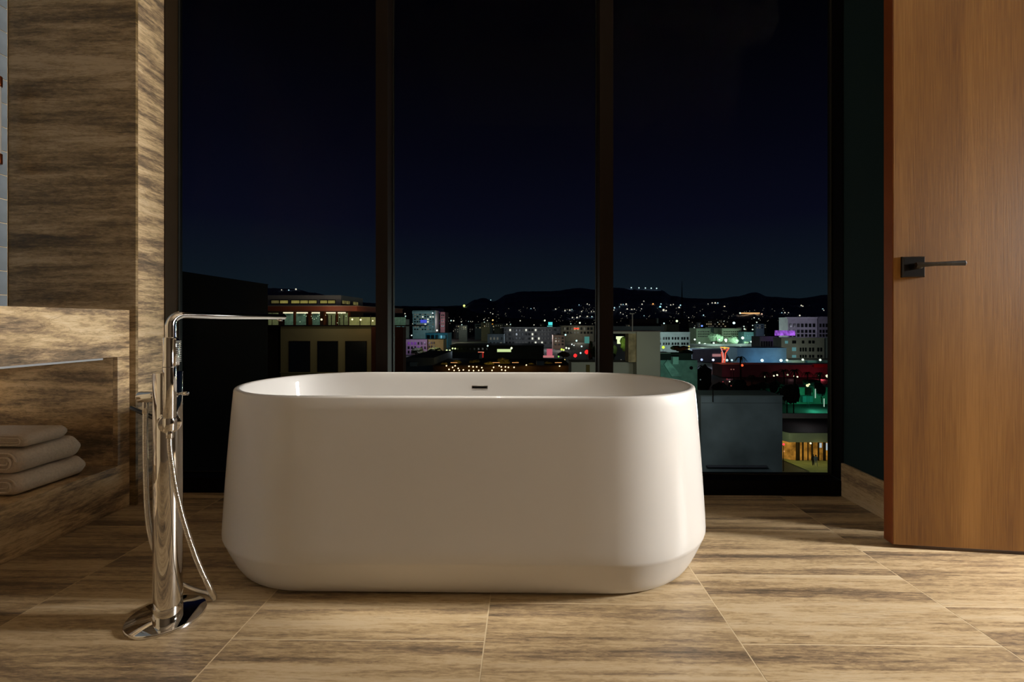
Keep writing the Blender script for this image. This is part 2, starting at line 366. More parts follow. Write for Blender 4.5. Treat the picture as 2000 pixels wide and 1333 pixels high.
towel('small thin folded white towel on top of the stack of three', -1.640, 1.500, 1.644, zsh+.1595, .047, .30, 2)

# ------------------------------------------------------------------ sconce at the left frame edge
p = W(3, 160, YP-.06); q = W(3, 311, YP-.06); sx = XL+.028
sco = empty('wall_sconce', (sx, 1.80, q.z)); tag(sco, 'slim vertical wall light with copper end caps on the grey tiled wall', 'wall light')
cyl('tube_shade', (sx, 1.815, q.z), (sx, 1.815, p.z), .012, M_opal, sco)
for zz in (p.z, q.z): cyl('end_cap', (sx, 1.815, zz-.021), (sx, 1.815, zz+.021), .0155, M_copper, sco, .003)
box('mounting_arm', (XL-.0, 1.808, (p.z+q.z)/2-.01), (sx-.01, 1.822, (p.z+q.z)/2+.01), M_copper, sco)

# ------------------------------------------------------------------ bathtub
TXc, TYc, TZ = -.192, 1.570, .550; S = .430
tub = empty('freestanding_bathtub', (TXc, TYc, 0)); tag(tub, 'glossy white freestanding oval bathtub in front of the tall windows', 'bathtub')
def stadium(r, z, n=28, m=10):
    p = []
    for i in range(n+1): a = -math.pi/2+math.pi*i/n; p.append((S+math.cos(a)*r, math.sin(a)*r, z))
    for i in range(1, m): p.append((S-2*S*i/m, r, z))
    for i in range(n+1): a = math.pi/2+math.pi*i/n; p.append((-S+math.cos(a)*r, math.sin(a)*r, z))
    for i in range(1, m): p.append((-S+2*S*i/m, -r, z))
    return p
def loft(bm, prof, close0=False, close1=False):
    rings = [[bm.verts.new(v) for v in stadium(r, z)] for r, z in prof]; n = len(rings[0])
    for a, b in zip(rings, rings[1:]):
        for i in range(n): bm.faces.new((a[i], a[(i+1) % n], b[(i+1) % n], b[i]))
    if close0: bm.faces.new(rings[0][::-1])
    if close1: bm.faces.new(rings[-1])
RB = .346; ZCH = .104; RR = .3155
prof = [(.20, .0045), (.286, .0045), (.2935, .006), (.299, .011)]
prof += [(.299+(RB-.004-.299)*(t**.85), .011+(ZCH-.004-.011)*t) for t in (.2, .4, .6, .8, .93, 1)]
prof += [(RB-.0012, ZCH+.0015), (RB, ZCH+.009)]
for i in range(1, 15):
    t = i/14; prof.append((RB+(RR-RB)*(t*.72+.28*t*t), ZCH+.009+(TZ-.006-ZCH-.009)*t))
prof += [(RR-.0012, TZ-.003), (RR-.004, TZ-.0007), (RR-.007, TZ), (RR-.013, TZ), (RR-.0165, TZ-.001), (RR-.0185, TZ-.005)]
for i in range(1, 15):
    t = i/14; prof.append((RR-.0185-.052*t-.02*t*t, TZ-.005-.33*t))
for a in range(1, 10):
    t = math.pi/2*a/9; prof.append((RR-.0905-.085*(1-math.cos(t)), TZ-.335-.085*math.sin(t)))
prof += [(.08, TZ-.424)]
bm = bmesh.new(); loft(bm, prof, True, True); ob = link('tub_shell', bm, M_tub, tub, True)
bm = bmesh.new(); loft(bm, [(.272, 0), (.274, .0046)], True, True); link('base_foot', bm, plain('shadow_grey_foot', (.25, .24, .22), .6), tub)
# overflow slot on the far inner wall
ov = W(937, 757.5, TYc+RR-.028)
tt = .16; zo = TZ-.005-.33*tt; yo = RR-.0185-.052*tt-.02*tt*tt; ov = W(937, 757.5, TYc+yo)
bm = bmesh.new(); add_box(bm, (ov.x-TXc-.032, yo-.0035, zo-.006), (ov.x-TXc+.032, yo+.004, zo+.006), .0015, 2); oo = link('overflow_slot', bm, M_steel, tub, True)
bm = bmesh.new(); add_box(bm, (ov.x-TXc-.029, yo-.0042, zo-.0035), (ov.x-TXc+.029, yo-.0030, zo+.0028)); link('slot_opening', bm, M_black, oo)
dr = empty('drain', (0, 0, TZ-.4245)); dr.parent = tub
cyl('drain_cap', (TXc, TYc, TZ-.4245), (TXc, TYc, TZ-.418), .032, M_chrome, tub, .002)
bpy.data.objects.remove(dr)

# ------------------------------------------------------------------ tub filler
YC = 1.15; cx = W(328, 1220, YC).x
fc = empty('floor_tub_filler', (cx, YC, 0)); tag(fc, 'chrome floor-standing tub filler with hand shower, left of the bathtub', 'faucet')
bm = bmesh.new(); bc = Vector((W(325, 1205, 1.168).x-cx, 1.168-YC, 0)); R = .086; rings = []
for r, z in ((0.001, 0), (R-.001, 0), (R, .0008), (R, .006), (R-.0006, .0075), (R-.002, .0085), (.001, .0088)):
    rings.append([bm.verts.new(bc+Vector((math.cos(a)*r, math.sin(a)*r, z))) for a in [2*math.pi*k/72 for k in range(72)]])
for a, b in zip(rings, rings[1:]):
    for k in range(72): bm.faces.new((a[k], a[(k+1) % 72], b[(k+1) % 72], b[k]))
o = link('base_plate', bm, M_chrome, fc, True); sharp(o)
ztop = W(312, 727, YC).z
cyl('column', (cx, YC, .0085), (cx, YC, ztop), .0308, M_chrome, fc, .0012, 64)
cyl('reflection_ring', (cx, YC, .0085), (cx, YC, .046), .0314, M_chrome, fc, .0008, 64)  # added ring in place of the dark reflection low on the column
# spout: riser, bend, long arm reaching over the tub
xs = W(333.5, 650, YC).x; zs = W(400, 615.5, YC+.03).z; tip = W(553, 619.5, 1.45)
p0 = Vector((xs-cx, 0, ztop-.01)); d = Vector((tip.x-xs, tip.y-YC, 0)); Ls = d.length; d.normalize(); Rb = .028
path = [p0, Vector((p0.x, 0, zs-Rb))]; rad = [.0118, .0118]
for i in range(1, 11):
    a = math.pi/2*i/10; path.append(Vector((p0.x, 0, zs-Rb))+d*Rb*(1-math.cos(a))+Vector((0, 0, Rb*math.sin(a)))); rad.append(.0118-.0018*i/10)
for t in (.2, .4, .6, .8, .95, 1): path.append(Vector((p0.x, 0, zs))+d*(Rb+(Ls-Rb)*t)+Vector((0, 0, (tip.z-zs)*t))); rad.append(.0100)
bm = bmesh.new(); add_tube(bm, path, rad, 32)
# flatten the outer half of the arm into a wide tapering blade
s = Vector((-d.y, d.x, 0))
for v in bm.verts:
    q = v.co-Vector((p0.x, 0, zs)); t = q.dot(d)/Ls
    if t > .45:
        k = min(1, (t-.45)/.4); zc = (tip.z-zs)*t; off = q.z-zc; lat = q.dot(s)
        v.co.z = zs+zc+off*(1-.12*k); v.co += s*lat*(.45*k)
o = link('spout', bm, M_chrome, fc, True); sharp(o, 50)
e1 = Vector((p0.x, 0, zs))+d*(Ls-.012)+Vector((0, 0, tip.z-zs)); 
cyl('aerator', Vector((cx, YC, 0))+e1-Vector((0, 0, .013)), Vector((cx, YC, 0))+e1-Vector((0, 0, .002)), .0075, M_chrome, fc, .001)
# hand shower in its dock, in front of the column
YH = 1.092; hx = W(331.5, 760, YH).x; zh1 = W(331, 659, YH).z; zh0 = W(331, 826, YH).z; zd = W(334, 828, YH).z
hs_ = empty('hand_shower', (hx-cx, YH-YC, zd)); hs_.parent = fc
cyl('wand', (hx, YH, zd-.008), (hx, YH, zh1), .0136, M_chrome, hs_, .002, 40)
cyl('wand_ring', (hx, YH, W(331, 717, YH).z-.0008), (hx, YH, W(331, 717, YH).z+.0008), .01385, M_steel, hs_, .0002, 40)
zn0, zn1 = W(348, 706, YH).z, W(348, 667, YH).z
box('spray_face', (hx+.002, YH-.006, zn0-.012), (hx+.0185, YH+.0105, zn1+.008), M_chrome, hs_, .004, True)
bm = bmesh.new()
for j in range(12):
    for k in range(3):
        z = zn0+(zn1-zn0)*j/11; yy = YH-.0035+.005*k; add_tube(bm, [(hx+.018, yy, z), (hx+.0222, yy, z)], .0010, 8)
o = link('nozzles', bm, plain('pale_rubber', (.30, .31, .29), .5), hs_, True); o['kind'] = 'stuff'; o.location = -parent_world(hs_)
# dock
dv = Vector((hx-cx, YH-YC, 0)).normalized(); ctr = Vector((cx, YC, zd))
cyl('dock', ctr+dv*.028, Vector((hx, YH, zd))+dv*.006, .0225, M_chrome, fc, .0015, 48)
cyl('dock_socket', (hx, YH, zd-.016), (hx, YH, zd+.0145), .0150, M_chrome, fc, .0015, 40)
# diverter body on the left, knob on the right, lever behind
zl = W(290, 776, YC).z; xl = W(272.5, 776, YC).x
cyl('diverter_body', (cx-.027, YC, zl), (xl, YC, zl), .0138, M_chrome, fc, .0012, 40)
zk = W(360, 769, YC).z; xk = W(367, 769, YC).x
kb = cyl('diverter_knob', (cx+.029, YC, zk), (cx+.038, YC, zk), .0032, M_chrome, fc, .0006, 20)
cyl('knob_tip', (cx+.0375, YC, zk), (xk, YC, zk), .0052, M_chrome, fc, .0008, 20)
lv0 = W(303, 816, YC+.03); lv1 = W(256, 797, YC+.045)
bm = bmesh.new(); P0 = lv0-Vector((cx, YC, 0)); P1 = lv1-Vector((cx, YC, 0)); pp, rr = cyl_pts(P0+Vector((.012, -.008, -.003)), P1, .0054, .001); add_tube(bm, pp, rr, 20)
o = link('lever', bm, plain('dark_chrome', (.05, .05, .055), .12, 1, var=.1), fc, True); sharp(o)
ho = W(284, 800, YC)
cyl('hose_outlet', (ho.x, YC, zl-.011), (ho.x, YC, W(284, 808, YC).z), .0068, M_chrome, fc, .0008, 24)
cyl('hose_nut', (hx, YH, zd-.034), (hx, YH, zd-.015), .0082, M_chrome, fc, .0008, 24)
# corrugated hose
def hp(px, py, Y): return W(px, py, Y)
hose = [Vector((hx, YH, zd-.030)), hp(332.5, 880, YH-.001), hp(341, 940, YH), hp(354, 1000, YH+.004), hp(373, 1062, YH+.012), hp(392, 1112, YH+.022),
        hp(411, 1152, YH+.034)]
tipp = FL(419, 1170, .0068); hose += [tipp, FL(404, 1163, .0075)+Vector((.0, .006, 0)), FL(385, 1154, .0125), FL(352, 1139, .026), hp(325, 1111, YC+.055), hp(304, 1080, YC+.036)]
hose += [hp(293, 1040, YC+.018), hp(287, 990, YC+.008), hp(284.5, 920, YC+.002), hp(283.5, 860, YC), Vector((ho.x, YC, W(284, 806, YC).z))]
pts = spline(hose, 60); 
acc = 0; res = [pts[0]]; step = .0010
for a, b in zip(pts, pts[1:]):
    Ld = (b-a).length
    if Ld == 0: continue
    while acc+Ld >= step:
        t = (step-acc)/Ld; a = a.lerp(b, t); res.append(a); Ld = (b-a).length; acc = 0
        if Ld < 1e-9: break
    acc += Ld
pp = [v-Vector((cx, YC, 0)) for v in res]; rd = [.0062 if (i % 3) else .0047 for i in range(len(pp))]
bm = bmesh.new(); add_tube(bm, pp, rd, 14); link('hose', bm, M_chrome, fc, True)

# ------------------------------------------------------------------ door
d0 = FL(1745, 1064, .012); d1 = FL(2000, 1078, .012); dd = (d1-d0); dd.z = 0; dd.normalize(); dn = Vector((-dd.y, dd.x, 0))     # dn points away from camera
door = empty('door_1', (d0.x, d0.y, .012)); tag(door, kind='structure'); door.rotation_euler.z = math.atan2(dd.y, dd.x)
def dbox(n, a, b, m, par=None, bev=0): 
    bm = bmesh.new(); add_box(bm, a, b, bev); return link(n, bm, m, par or door)
dbox('door_leaf', (.0, 0, 0), (.86, .046, 2.3), M_wood, bev=.0006)
dbox('door_edge', (-.0025, .0015, .0), (-.0002, .0445, 2.3), M_edge)
dwm = Matrix.Translation(door.location) @ Matrix.Rotation(door.rotation_euler.z, 4, 'Z')
def onto_door(px, py, off):
    r = Vector(ray(px, py)); o_ = Vector((0, 0, H)); inv = dwm.inverted(); a = inv @ o_; b = (inv @ (o_+r))-a; t = (-off-a.y)/b.y; return a+b*t
A = onto_door(1771, 543, 0.0); B = onto_door(1808, 500, 0.011)
hd = empty('door_handle', (0, 0, 0)); hd.parent = door
hw_ = .034; hcx = B.x-hw_; hcz = (A.z+B.z)/2
bm = bmesh.new(); 
a = [(-hw_, 0, -hw_), (hw_, 0, -hw_), (hw_, 0, hw_), (-hw_, 0, hw_)]; mk = lambda s, y: [bm.verts.new((hcx+x*s, y, hcz+z*s)) for x, _, z in a]
R0, R1, R2 = mk(1, 0), mk(1, -.007), mk(.9, -.0115)
for U, V in ((R0, R1), (R1, R2)):
    for i in range(4): bm.faces.new((U[i], U[(i+1) % 4], V[(i+1) % 4], V[i]))
bm.faces.new(R2); bm.faces.new(R0[::-1]); link('rose_plate', bm, M_handle, hd)
bm = bmesh.new(); add_tube(bm, [(hcx-.006, -.010, hcz), (hcx-.006, -.050, hcz)], .0105, 24); link('lever_neck', bm, M_handle, hd, True)
# lever bar: slightly tapering hexagonal blade that widens to a pointed tip
E = onto_door(1890, 514.5, .05); bm = bmesh.new(); secs = []
xa = hcx-.018; xe = E.x; N = 9
for i in range(N+1):
    t = i/N; x = xa+(xe-xa)*t; hh = .0085-.002*min(1, t*3) if t < .33 else .0062+.0022*(t-.33)/.67; dpt = .006-.0018*t
    if i == N: hh *= .12; dpt *= .4
    elif i == N-1: x = xe-.006; hh = .0084
    zc = hcz+.0015+(E.z-hcz)*t; yc = -.047-.006*math.sin(math.pi*t)
    secs.append([bm.verts.new((x, yc+y, zc+z)) for y, z in ((-dpt, 0), (-dpt*.35, hh), (dpt*.6, hh*.9), (dpt, 0), (dpt*.6, -hh*.9), (-dpt*.35, -hh))])
for U, V in zip(secs, secs[1:]):
    for i in range(6): bm.faces.new((U[i], U[(i+1) % 6], V[(i+1) % 6], V[i]))
bm.faces.new(secs[0][::-1]); bm.faces.new(secs[-1]); link('lever_bar', bm, M_handle, hd)

# ------------------------------------------------------------------ the city beyond the glass
GZ = -22.0
G_ = box('city_ground', (-2600, 3, GZ-1), (2600, 3600, GZ), plain('dark_asphalt', (.030, .032, .030), .7, var=.3, scale=.05)); tag(G_, kind='structure')
def cmat(col, var=.12): return plain('facade_%02x%02x%02x' % tuple(int(min(1, c)*255) for c in col), col, .8, var=var, scale=.35, spec=.08)
DARKW = plain('dark_window', (.006, .007, .008), .25, var=.2)
def pbox(name, px0, px1, py0, py1, Y, dep, m, parent=None, bev=0):
    a = W(px0, py1, Y); b = W(px1, py0, Y); z0 = W((px0+px1)/2, py1, Y).z if py1 is not None else GZ; z1 = W((px0+px1)/2, py0, Y).z
    return box(name, (a.x, Y, z0), (b.x, Y+dep, z1), m, parent, bev)
def bld(name, label, px0, px1, pyt, Y, dep, col, cat='building', group=None, cornice=True):
    a = W(px0, pyt, Y).x; b = W(px1, pyt, Y).x; z1 = W((px0+px1)/2, pyt, Y).z
    root = empty(name, ((a+b)/2, Y, GZ)); tag(root, label, cat, group)
    m = col if not isinstance(col, tuple) else cmat(col)
    box('walls', (a, Y, GZ), (b, Y+dep, z1), m, root)
    if cornice: t = (b-a)*.008; box('parapet', (a-t, Y-t, z1), (b+t, Y+dep, z1+.0035*Y*.35), m, root)
    return root
def wins(root, Y, xs, ys, m=None, name='window', th=.002):
    for (a, b) in xs:
        for (c, d) in ys:
            mm = m if m is not None else DARKW
            mm = mm() if callable(mm) else mm
            f = pbox(name, a, b, c, d, Y-th*Y, th*Y*.98, mm, root)
def grid(p0, p1, n, fill=.6):
    s = (p1-p0)/n; return [(p0+s*i+s*(1-fill)/2, p0+s*i+s*(1+fill)/2) for i in range(n)]
LG = {}
M_post = plain('dark_lamp_post', (.02, .02, .02), .6, spec=.1)
def bulb(px, py, Y, r, col, st, label, cat='light', group=None, name='lamp_globe', parent=None):
    key = ('%.2f_%.2f_%.2f_%.1f' % (*col, st)); m = emit('glow_'+key, col, st)
    p = W(px, py, Y); rr = r*Y/F
    if 'ico' not in LG:
        bm = bmesh.new(); bmesh.ops.create_icosphere(bm, subdivisions=1, radius=1); me = bpy.data.meshes.new('globe'); bm.to_mesh(me); bm.free(); LG['ico'] = me
    k = ('ico', key)
    if k not in LG: me = LG['ico'].copy(); me.materials.append(m); LG[k] = me
    o = bpy.data.objects.new(name, LG[k]); C.objects.link(o); o.scale = (rr, rr, rr); o.location = p
    if parent is not None: o.parent = parent; o.location = p-parent_world(parent)
    else:
        tag(o, label, cat, group)
        if name in ('lamp_globe', 'street_light', 'town_light', 'dim_lamp') and p.z > GZ+1 and Y < 800:
            L = (p.z-GZ)/rr; bm = bmesh.new(); w_ = min(.35, .07/rr*max(1, Y/250)); add_tube(bm, [(0, .4, -L+.2/rr), (0, .4, .2)], w_, 4); link('post', bm, M_post, o)
    return o
def plight(px, py, Y, col, power, rad=.4):  # added point light, brightens facades and only sometimes sits at a visible lamp
    d = bpy.data.lights.new('city_fill', 'POINT'); d.energy = power; d.color = col; d.shadow_soft_size = rad; o = bpy.data.objects.new('city_fill', d); C.objects.link(o); o.location = W(px, py, Y); return o
M_leaf = plain('night_foliage', (.030, .045, .018), .8, var=.5, scale=.8)
def crown(bm, c, R, n=5, sd=0):
    rnd = random.Random(sd)
    for i in range(n):
        r = R*rnd.uniform(.5, .75); ofs = Vector((rnd.uniform(-1, 1), rnd.uniform(-.5, .5), rnd.uniform(-.5, .6)))*R*.55
        q = bmesh.ops.create_icosphere(bm, subdivisions=2, radius=r)
        for v in q['verts']: v.co = v.co*rnd.uniform(.78, 1.18)+Vector(c)+ofs
def tree(px, pyb, pyt, Y, wpx, label, sd=1, group=None, m=None, base=None):
    b = W(px, pyb, Y); t = W(px, pyt, Y); hgt = t.z-b.z; base = max(GZ, b.z-hgt*.4) if base is None else base; root = empty('tree', (b.x, Y, base)); tag(root, label, 'tree', group)
    R = wpx*Y/F/2
    bm = bmesh.new(); add_tube(bm, [(0, 0, 0), (0, 0, t.z-base-R*.6)], [R*.12, R*.06], 6); link('trunk', bm, cmat((.03, .022, .016)), root)
    bm = bmesh.new(); zc = (b.z+t.z)/2-base
    k = hgt/2/R
    crown(bm, (0, 0, 0), R, 6, sd)
    for v in bm.verts: v.co.z = v.co.z*k+zc
    link('crown', bm, m or M_leaf, root); return root
def palm(px, py_top, Y, rpx, label, sd=1, base=None):
    t = W(px, py_top, Y); z0 = GZ if base is None else base; root = empty('palm_tree', (t.x, Y, z0)); tag(root, label, 'palm'); rnd = random.Random(sd); R = rpx*Y/F; h = t.z-z0
    bm = bmesh.new(); add_tube(bm, [(0, 0, 0), (.1, 0, h*.5), (0, 0, h)], [R*.13, R*.09, R*.08], 7); link('trunk', bm, cmat((.05, .035, .022)), root)
    bm = bmesh.new()
    for i in range(15):
        a = 2*math.pi*i/15+rnd.uniform(-.2, .2); u = rnd.uniform(.1, .9); prev = None
        for j in range(5):
            s = j/4; d = Vector((math.cos(a), math.sin(a)*.8, 0)); p = Vector((0, 0, h))+d*R*s+Vector((0, 0, R*(u*s-(.9+u*.5)*s*s))); w_ = R*.12*(1-s*.8)
            n_ = Vector((-d.y, d.x, 0)); cur = [bm.verts.new(p+n_*w_), bm.verts.new(p+Vector((0, 0, w_*.5))), bm.verts.new(p-n_*w_)]
            if prev: bm.faces.new((prev[0], prev[1], cur[1], cur[0])); bm.faces.new((prev[1], prev[2], cur[2], cur[1]))
            prev = cur
    link('fronds', bm, M_leaf, root); return root

# hills (setting)
def hill(name, pts, Yf, Yr, col, sd):
    rnd = random.Random(sd); bm = bmesh.new(); cols = []; px = pts[0][0]; xs = []
    while px <= pts[-1][0]:
        for (a, b) in zip(pts, pts[1:]):
            if a[0] <= px <= b[0]: u = (px-a[0])/(b[0]-a[0]); u = u*u*(3-2*u); py = a[1]+(b[1]-a[1])*u
        xs.append((px, py)); px += 6
    R = 9
    for px, py in xs:
        c = []; zr = W(px, py, Yr).z+rnd.uniform(-.35, .35)*Yr/F
        for j in range(R+1):
            t = j/R; Y = Yf+(Yr-Yf)*t; x = W(px, py, Y).x; c.append(bm.verts.new((x, Y, GZ+(zr-GZ)*t+(rnd.uniform(-3, 3) if 0 < j < R else 0))))
        c.append(bm.verts.new((c[-1].co.x, Yr*1.3, GZ))); cols.append(c)
    for a, b in zip(cols, cols[1:]):
        for j in range(R+1): bm.faces.new((a[j], b[j], b[j+1], a[j+1]))
    o = link(name, bm, col, None, False); tag(o, kind='structure')
    def on(px, py):
        best = min(xs, key=lambda q: abs(q[0]-px)); zr = W(px, best[1], Yr).z; r = ray(px, py); s = r[2]/r[1]
        # H+s*Y = GZ+(zr-GZ)*(Y-Yf)/(Yr-Yf)
        k = (zr-GZ)/(Yr-Yf); Y = (H-GZ+k*Yf)/(k-s) if abs(k-s) > 1e-9 else Yr
        return max(Yf*.7, min(Y, Yr))*.985
    return on
M_hill = plain('hazy_hill', (.42, .50, .85), .95, var=.25, scale=.006)  # bluish night haze is put into the slope colour
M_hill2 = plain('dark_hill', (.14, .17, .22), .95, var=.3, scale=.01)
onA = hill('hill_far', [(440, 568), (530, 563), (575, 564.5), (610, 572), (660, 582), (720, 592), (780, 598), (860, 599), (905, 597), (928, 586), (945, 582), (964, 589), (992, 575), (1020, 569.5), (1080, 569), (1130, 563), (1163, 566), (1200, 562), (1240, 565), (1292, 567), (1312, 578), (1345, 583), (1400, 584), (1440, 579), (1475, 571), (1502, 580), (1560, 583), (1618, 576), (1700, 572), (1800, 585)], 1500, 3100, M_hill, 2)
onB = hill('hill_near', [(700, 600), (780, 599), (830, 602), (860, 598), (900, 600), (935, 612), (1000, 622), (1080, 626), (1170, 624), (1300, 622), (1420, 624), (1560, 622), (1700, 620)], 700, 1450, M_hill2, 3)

# --- near dark building on the left
XD = W(523, 600, 36).x
dk = empty('dark_building', (XD-8, 20, GZ)); tag(dk, 'nearly black building wall rising close to the left window pane', 'building')
box('walls', (XD-14, 6, GZ), (XD, 36, W(523, 557, 36).z), cmat((.004, .004, .004)), dk)
box('parapet', (XD-14, 6, W(523, 557, 36).z), (XD+.05, 36, W(523, 555.6, 36).z), cmat((.006, .006, .006)), dk)

# --- terrace restaurant building
YR_ = 55
rs = empty('restaurant_building', (W(640, 600, YR_).x, YR_, GZ)); tag(rs, 'ochre building with a lit rooftop restaurant and terrace, in the left pane', 'building')
M_och = plain('ochre_render', (.20, .165, .075), .85, var=.06, scale=.3); M_pent = plain('penthouse_panel', (.22, .20, .19), .8, var=.08, scale=.4)
M_eave = plain('red_brown_eave', (.22, .045, .015), .7, var=.2, scale=.3); M_dk = cmat((.012, .009, .008))
pbox('lower_walls', 548, 725, 638, 760, YR_, 10, M_och, rs)
bw = box('dark_base', (W(500, 640, YR_).x, YR_+.5, GZ), (W(547.5, 640, YR_).x, YR_+10, W(547, 638, YR_).z), M_dk, rs)
box('stair_wall', (W(725.5, 640, YR_-1).x, YR_-1, GZ), (W(787, 640, YR_-1).x, YR_+.4, W(740, 639, YR_-1).z), cmat((.045, .014, .008)), rs)
for a, b in ((564, 605.5), (619.5, 660), (674, 716)):
    f = pbox('window', a, b, 666.5, 727.5, YR_-.08, .07, M_dk, rs); pbox('pane', a+1.5, b-1.5, 668, 727, YR_-.11, .03, DARKW, f)
pbox('string_course', 546, 727, 727.5, 729.5, YR_-.15, .14, M_och, rs)
pbox('terrace_slab', 523, 793, 635.5, 638, YR_-.4, 12, M_dk, rs)
# restaurant level
M_gl1 = litglass('restaurant_glow', (.16, .17, .07), .9, .9); M_gl2 = litglass('terrace_glow', (.42, .38, .13), .9, .5); M_gl3 = litglass('green_glow', (.10, .17, .11), .8, 1.1)
M_strip = emit('strip_light', (1, .86, .55), 1.1); M_col = cmat((.16, .05, .02))
YQ = YR_+2.2
lev = pbox('restaurant_level', 523, 682, 608, 636, YQ, 5, cmat((.06, .03, .018)), rs)
for i, (a, b, m) in enumerate(((524, 530, M_gl1), (532, 543, M_gl1), (556, 572, M_gl3), (577, 597, M_gl3), (609, 624, M_gl3), (640, 656, M_gl1), (659, 680, M_gl1))):
    pbox('glazed_bay', a, b, 611.5, 635, YQ-.12, .1, m, lev)
for a, b in ((553, 572), (579, 600.5), (608, 624), (637, 655.5), (658.5, 674.5)): pbox('strip_lamp', a, b, 610.2, 612.6, YQ-.3, .12, M_strip, lev)
for a in (574, 603.5, 606, 633, 657, 681): pbox('pillar', a-1.3, a+1.3, 608, 636, YQ-.5, .4, M_col, lev)
for i, (a, b) in enumerate(((682, 702), (703.5, 723), (724.5, 733), (771, 781), (782, 792))):
    pbox('glass_screen', a, b, 620, 636, YR_+.2, .08, M_gl2 if i < 3 else M_gl3, rs)
for a in (640, 647, 655, 663, 671, 681, 702.7, 723.7): pbox('railing_post', a-.5, a+.5, 616, 636, YR_-.2, .1, M_dk, rs)
for px, py, r in ((628, 624.5, 2.0), (688, 624.3, 1.9), (704.5, 625, 2.0), (728, 627, 1.5)): bulb(px, py, YR_-.3, r, (1, .82, .42), 2.2, None, name='wall_lamp', parent=rs)
# roof eave: wide low slab with a sloping side
ev = empty('eave', (0, 0, 0)); ev.parent = rs
ax, bx = W(521, 600, YR_-1).x, W(697, 600, YR_-1).x; z0 = W(600, 608, YR_-1).z; z1 = W(600, 598.5, YR_-1).z
bm = bmesh.new(); pr = parent_world(ev); poly_prism(bm, [Vector(v)-pr for v in ((ax, YR_-1, z0), (bx, YR_-1, z0), (bx+2.2, YR_+11, z0), (ax, YR_+11, z0))], (0, 0, z1-z0)); link('eave_board', bm, M_eave, ev)
bm = bmesh.new(); poly_prism(bm, [Vector(v)-pr for v in ((ax, YR_-1.1, z1), (bx+.1, YR_-1.1, z1), (bx+2.3, YR_+11, z1), (ax, YR_+11, z1))], (0, 0, .07)); link('eave_cap', bm, cmat((.30, .22, .17)), ev)
# penthouse
ph = pbox('penthouse', 523, 666, 577, 598, YR_+1, 7.6, M_pent, rs)
yel = litglass('yellow_window', (.62, .50, .13), .75, .6); yeld = litglass('dim_yellow_window', (.26, .21, .07), .7, 1.2)
for a, b, m in ((530, 544.5, yeld), (547, 562, yel), (569, 584.5, yel), (586.5, 601, yel), (603, 618, yel), (625.5, 638.5, yel), (640.5, 654, yel)):
    f = pbox('window', a-1, b+1, 586, 594, YR_+.9, .08, M_dk, ph); 
    pbox('pane', a, b, 587.3, 592.7, YR_+.86, .03, m, f) if False else None
    g = pbox('pane', a, b, 587.3, 592.7, YR_+.84, .05, m, ph)
xsd = W(666, 590, YR_+1).x
for y0_, y1_ in ((YR_+1.4, YR_+2.4), (YR_+2.7, YR_+3.7), (YR_+5, YR_+6.6)):
    box('side_window', (xsd, y0_, W(666, 593, YR_+1).z), (xsd+.06, y1_, W(666, 587, YR_+1).z), yeld, ph)
plight(640, 606, YR_-3, (1, .8, .55), 90); plight(600, 588, YR_-5, (.9, .85, 1), 60); plight(640, 655, YR_-9, (1, .84, .5), 260); plight(705, 618, YR_-2, (1, .6, .3), 60)
for i, (px, py) in enumerate(((594, 616), (596, 613), (598, 618), (609, 613), (608, 618), (610, 622), (614, 624), (618, 622), (621, 618), (624, 616), (623, 613), (586, 629), (636, 616), (663, 620), (676, 618), (667, 613), (659, 631), (547, 606.5), (596.5, 606.5), (654, 606.5))):
    bulb(px, py, YR_-.6, .62, (.85, 1, .62), 1.3, None, name='fairy_light', parent=rs)

# --- centre pane
R_ = random.Random(6)
def rw(ms, ps):
    def f():
        x = R_.random(); s = 0
        for m, p in zip(ms, ps):
            s += p
            if x < s: return m
        return ms[-1]
    return f
lw = emit('lit_window_white', (1, .95, .8), .9); lwd = emit('lit_window_dim', (.8, .75, .6), .12); lwy = emit('lit_window_warm', (1, .8, .45), .45); lcy = emit('lit_window_cyan', (.25, .6, .62), .35); lpu = emit('lit_window_violet', (.45, .12, .8), .28)
t = bld('residential_tower', 'tall blue grey tower with scattered lit windows, left in the centre pane', 806, 850, 608, 620, 30, (.20, .27, .27))
wins(t, 620, grid(808, 848, 8, .55), grid(612, 646, 7, .5), rw([DARKW, lwd, lw], [.62, .22, .16])); pbox('roof_band', 805, 851, 608.5, 613.5, 618.6, 1, cmat((.26, .34, .34)), t)
pbox('blue_sign', 821, 833, 625, 631, 617.5, 1, emit('blue_sign_glow', (.08, .10, .8), .8), t)
t = bld('side_tower', 'darker violet tinted tower close behind the blue grey tower', 842, 860, 603.5, 680, 30, (.10, .09, .17)); wins(t, 680, grid(851, 859, 2), grid(608, 640, 6, .5), rw([DARKW, lpu, lwd], [.6, .25, .15]))
t = bld('pink_lit_block', 'narrow pink lit block right of the violet tower', 860, 869, 611, 640, 30, (.24, .14, .16)); wins(t, 640, grid(861, 868, 2), grid(614, 640, 5, .5), rw([DARKW, lwd], [.5, .5]))
t = bld('grey_green_shed', 'small grey green ribbed building at the left edge of the centre pane', 772, 790, 625, 330, 14, (.17, .21, .17)); wins(t, 330, grid(774, 789, 4, .4), [(627, 639)], rw([lwd, DARKW, lcy], [.4, .4, .2]))
t = bld('cyan_canopy_building', 'low building with a cyan lit roof edge under the towers', 831, 874, 652, 420, 24, (.10, .24, .28)); wins(t, 420, grid(833, 873, 5, .7), [(655, 662)], rw([lcy, DARKW], [.35, .65]))
t = bld('lilac_apartments', 'three storey lilac lit apartment row behind round trees', 793, 834, 664.5, 330, 14, (.34, .23, .36)); wins(t, 330, grid(795, 833, 6, .45), grid(667, 692, 3, .6), rw([DARKW, lpu, lwd], [.5, .32, .18]))
